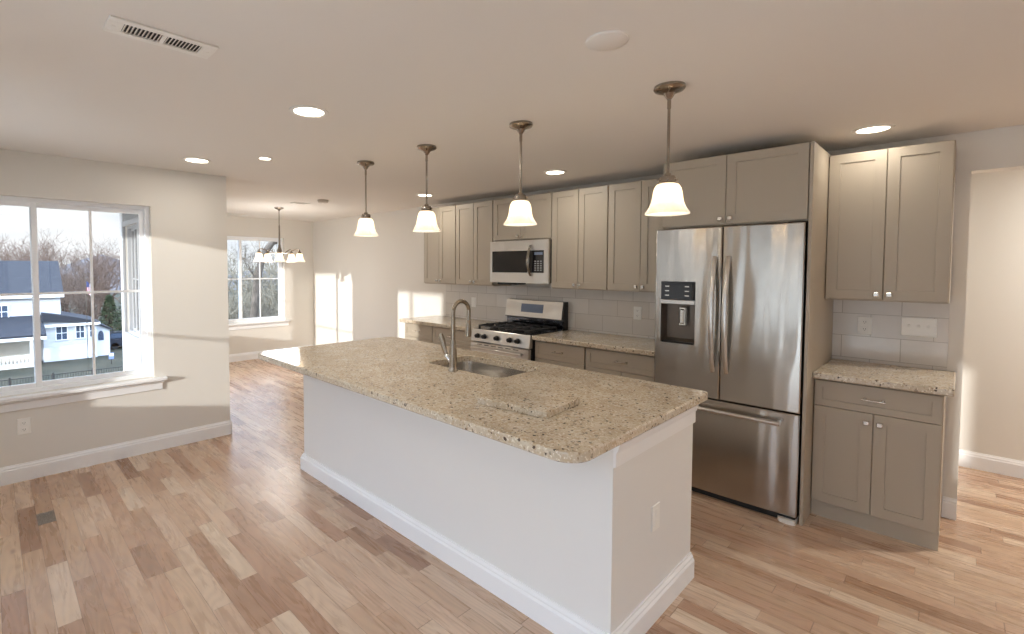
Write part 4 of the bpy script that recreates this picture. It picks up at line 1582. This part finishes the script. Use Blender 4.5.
def tree_mesh(seed, H, spread, levels=5, kids=4, r0=.16, trunk=.3, gnarl=.25, upb=.25):
    rnd = random.Random(seed)
    b = B()

    def limb(p, d, L, r, lev):
        pts, rr = [p], [r]
        n = 3 if lev > 1 else 2
        for i in range(n):
            d = (d + Vector((rnd.uniform(-1, 1), rnd.uniform(-1, 1), rnd.uniform(-.6, 1))) * gnarl).normalized()
            p = p + d * (L / n)
            pts.append(p)
            rr.append(r * (1 - .55 * (i + 1) / n))
        b.tube(pts, rr, 5 if lev >= levels - 1 else 3, cap=False)
        if lev <= 0:
            return
        for k in range(kids + (1 if lev == levels else 0)):
            i = rnd.randint(1, n)
            q = pts[i]
            ax = Vector((rnd.uniform(-1, 1), rnd.uniform(-1, 1), rnd.uniform(-.3, .8))).normalized()
            nd = (d * .55 + ax * spread + Vector((0, 0, upb))).normalized()
            limb(q, nd, L * rnd.uniform(.55, .8), max(rr[i] * .62, .008), lev - 1)
    limb(Vector((0, 0, 0)), Vector((rnd.uniform(-.1, .1), rnd.uniform(-.1, .1), 1)), H * trunk, r0, levels)
    return b


def mesh_of(b, name, m):
    me = bpy.data.meshes.new(name)
    me.from_pydata(b.v, [], b.f)
    me.materials.append(m)
    me.update()
    return me


def zmax(b):
    return max(v[2] for v in b.v)


protos = []
for sd_ in (11, 23, 37):
    bt_ = tree_mesh(sd_, 12, .85, 5, 4, .22, .27)
    k = 12 / zmax(bt_)
    bt_.v = [(x * k, y * k, z * k) for x, y, z in bt_.v]
    protos.append(mesh_of(bt_, 'bare_tree', M['twig']))
rnd = random.Random(3)
spots = [(-74, -1.5, 12.4), (-76, 2.0, 12.9), (-72, 4.9, 12.2), (-78, 7.2, 13.4), (-73, 9.4, 11.6), (-80, 11.6, 12.0), (-74, 13.6, 10.8),
         (-90, 0.5, 14.0), (-92, 5.0, 14.4), (-88, 9.5, 13.6), (-94, 13.5, 13.2), (-86, 17.0, 11.5), (-70, 16.5, 10.2), (-98, 18.5, 12.0), (-84, -4.0, 13.5),
         (-71, 7.4, 9.0), (-82, 3.6, 12.0), (-70, 1.2, 11.0), (-75, -7, 12.5), (-77, -11.5, 13.0), (-74, -16, 12.0), (-79, -20, 13.0)]
where = ['behind the white house roof', 'behind the end of the white house', 'behind the low white annex', 'beyond the flagpole', 'beyond the parked car', 'near the distant ridge']
for i, (x, y, h) in enumerate(spots):
    o = bpy.data.objects.new('bare_tree', protos[i % 3])
    COL.objects.link(o)
    o.location = (x, y, GZ)
    s_ = h / 12
    o.scale = (s_ * 1.05, s_ * 1.05, s_)
    o.rotation_euler = (0, 0, rnd.uniform(0, 6.28))
    tag(o, 'bare brown winter tree standing beyond the white house', 'tree', 'bare trees behind the house')


def foliage(seed, H, R, n):
    rnd = random.Random(seed)
    b = B()
    for _ in range(n):
        t = rnd.random() ** .8
        z = H * (.08 + .92 * t)
        rad = R * (1 - t) ** .8 * (.35 + .65 * rnd.random() ** .4)
        a = rnd.uniform(0, 2 * PI)
        c = Vector((math.cos(a) * rad, math.sin(a) * rad, z))
        s_ = .28
        d = Vector((math.cos(a), math.sin(a), -.3)).normalized()
        w = Vector((-math.sin(a), math.cos(a), rnd.uniform(-.5, .5))).normalized()
        b.add([c - w * s_ * .4, c + d * s_ * .7 - w * s_ * .1, c + d * s_ * 1.2, c + w * s_ * .4], [(0, 1, 2, 3)])
    return b


ev = None
for (x, y, h, lab) in ((-68, 9.9, 5.4, 'dark evergreen tree beyond the arched window wing'), (-70, 12.2, 6.2, 'dark evergreen tree beyond the parked car'), (-83, 14.8, 8.5, 'distant evergreen tree below the ridge')):
    root = thing('evergreen_tree', (x, y, GZ), lab, 'tree', 'evergreens')
    f = foliage(int(h * 10), h, h * .26, 1600)
    f.v = [(vx + x, vy + y, vz + GZ) for vx, vy, vz in f.v]
    f.build('foliage', M['evergreen'], root)
    B().tube([(x, y, GZ), (x, y, GZ + h * .95)], [.16, .03], 7).build('trunk', M['bark'], root)

# near trees outside the nook window: one gnarled trunk in a thicket
gt = thing('gnarled_tree', (-15.5, 5.9, GZ), 'gnarled bare tree with a thick bent limb outside the nook window', 'tree')
b = B()
b.tube([(-15.5, 5.9, GZ), (-15.6, 6.0, -4), (-15.4, 5.85, -1.5), (-15.5, 6.05, .3), (-15.6, 6.2, 1.3), (-15.7, 6.42, 1.95), (-15.7, 6.72, 2.36), (-15.7, 7.0, 2.44), (-15.8, 7.25, 2.30), (-15.9, 7.6, 2.5), (-16, 8.2, 3.1)], [.2, .16, .13, .12, .115, .11, .105, .10, .09, .075, .05], 9)
b.build('trunk', M['bark'], gt, True)
for k, (px_, py_, pz_, sd_, sc_) in enumerate(((-15.55, 6.1, .8, 3, .30), (-15.7, 6.6, 2.2, 5, .26), (-15.5, 5.95, -.8, 9, .3), (-15.8, 7.5, 2.45, 14, .22))):
    bb_ = tree_mesh(sd_, 9, 1.0, 4, 4, .10, .3, .35, .15)
    bb_.v = [(px_ + x * sc_, py_ + y * sc_, pz_ + z * sc_) for x, y, z in bb_.v]
    bb_.build('branch', M['bark'], gt)
th = [tree_mesh(s_, 9, 1.15, 5, 4, .09, .24, .45, .05) for s_ in (51, 67)]
thm = []
for t_ in th:
    k = 7.0 / zmax(t_)
    t_.v = [(x * k * .62, y * k * .62, z * k) for x, y, z in t_.v]
    thm.append(mesh_of(t_, 'thicket_tree', M['vine']))
for i, (x, y, z, s_) in enumerate(((-18, 6.2, GZ, 1.20), (-19.5, 7.6, GZ, 1.26), (-17.5, 8.4, GZ, 1.18), (-22, 8.0, GZ, 1.32), (-24, 10.2, GZ, 1.38), (-21, 9.6, GZ, 1.28), (-17.0, 7.0, GZ, 1.10), (-26, 9.2, GZ, 1.42), (-28, 11.6, GZ, 1.5), (-20, 6.9, GZ, 1.3))):
    o = bpy.data.objects.new('thicket_tree', thm[i % 2])
    COL.objects.link(o)
    o.location = (x, y, z)
    o.scale = (s_, s_, s_)
    o.rotation_euler = (0, 0, i * 1.3)
    tag(o, 'pale bare tree in the tangled thicket outside the nook window', 'tree', 'thicket trees outside the nook')
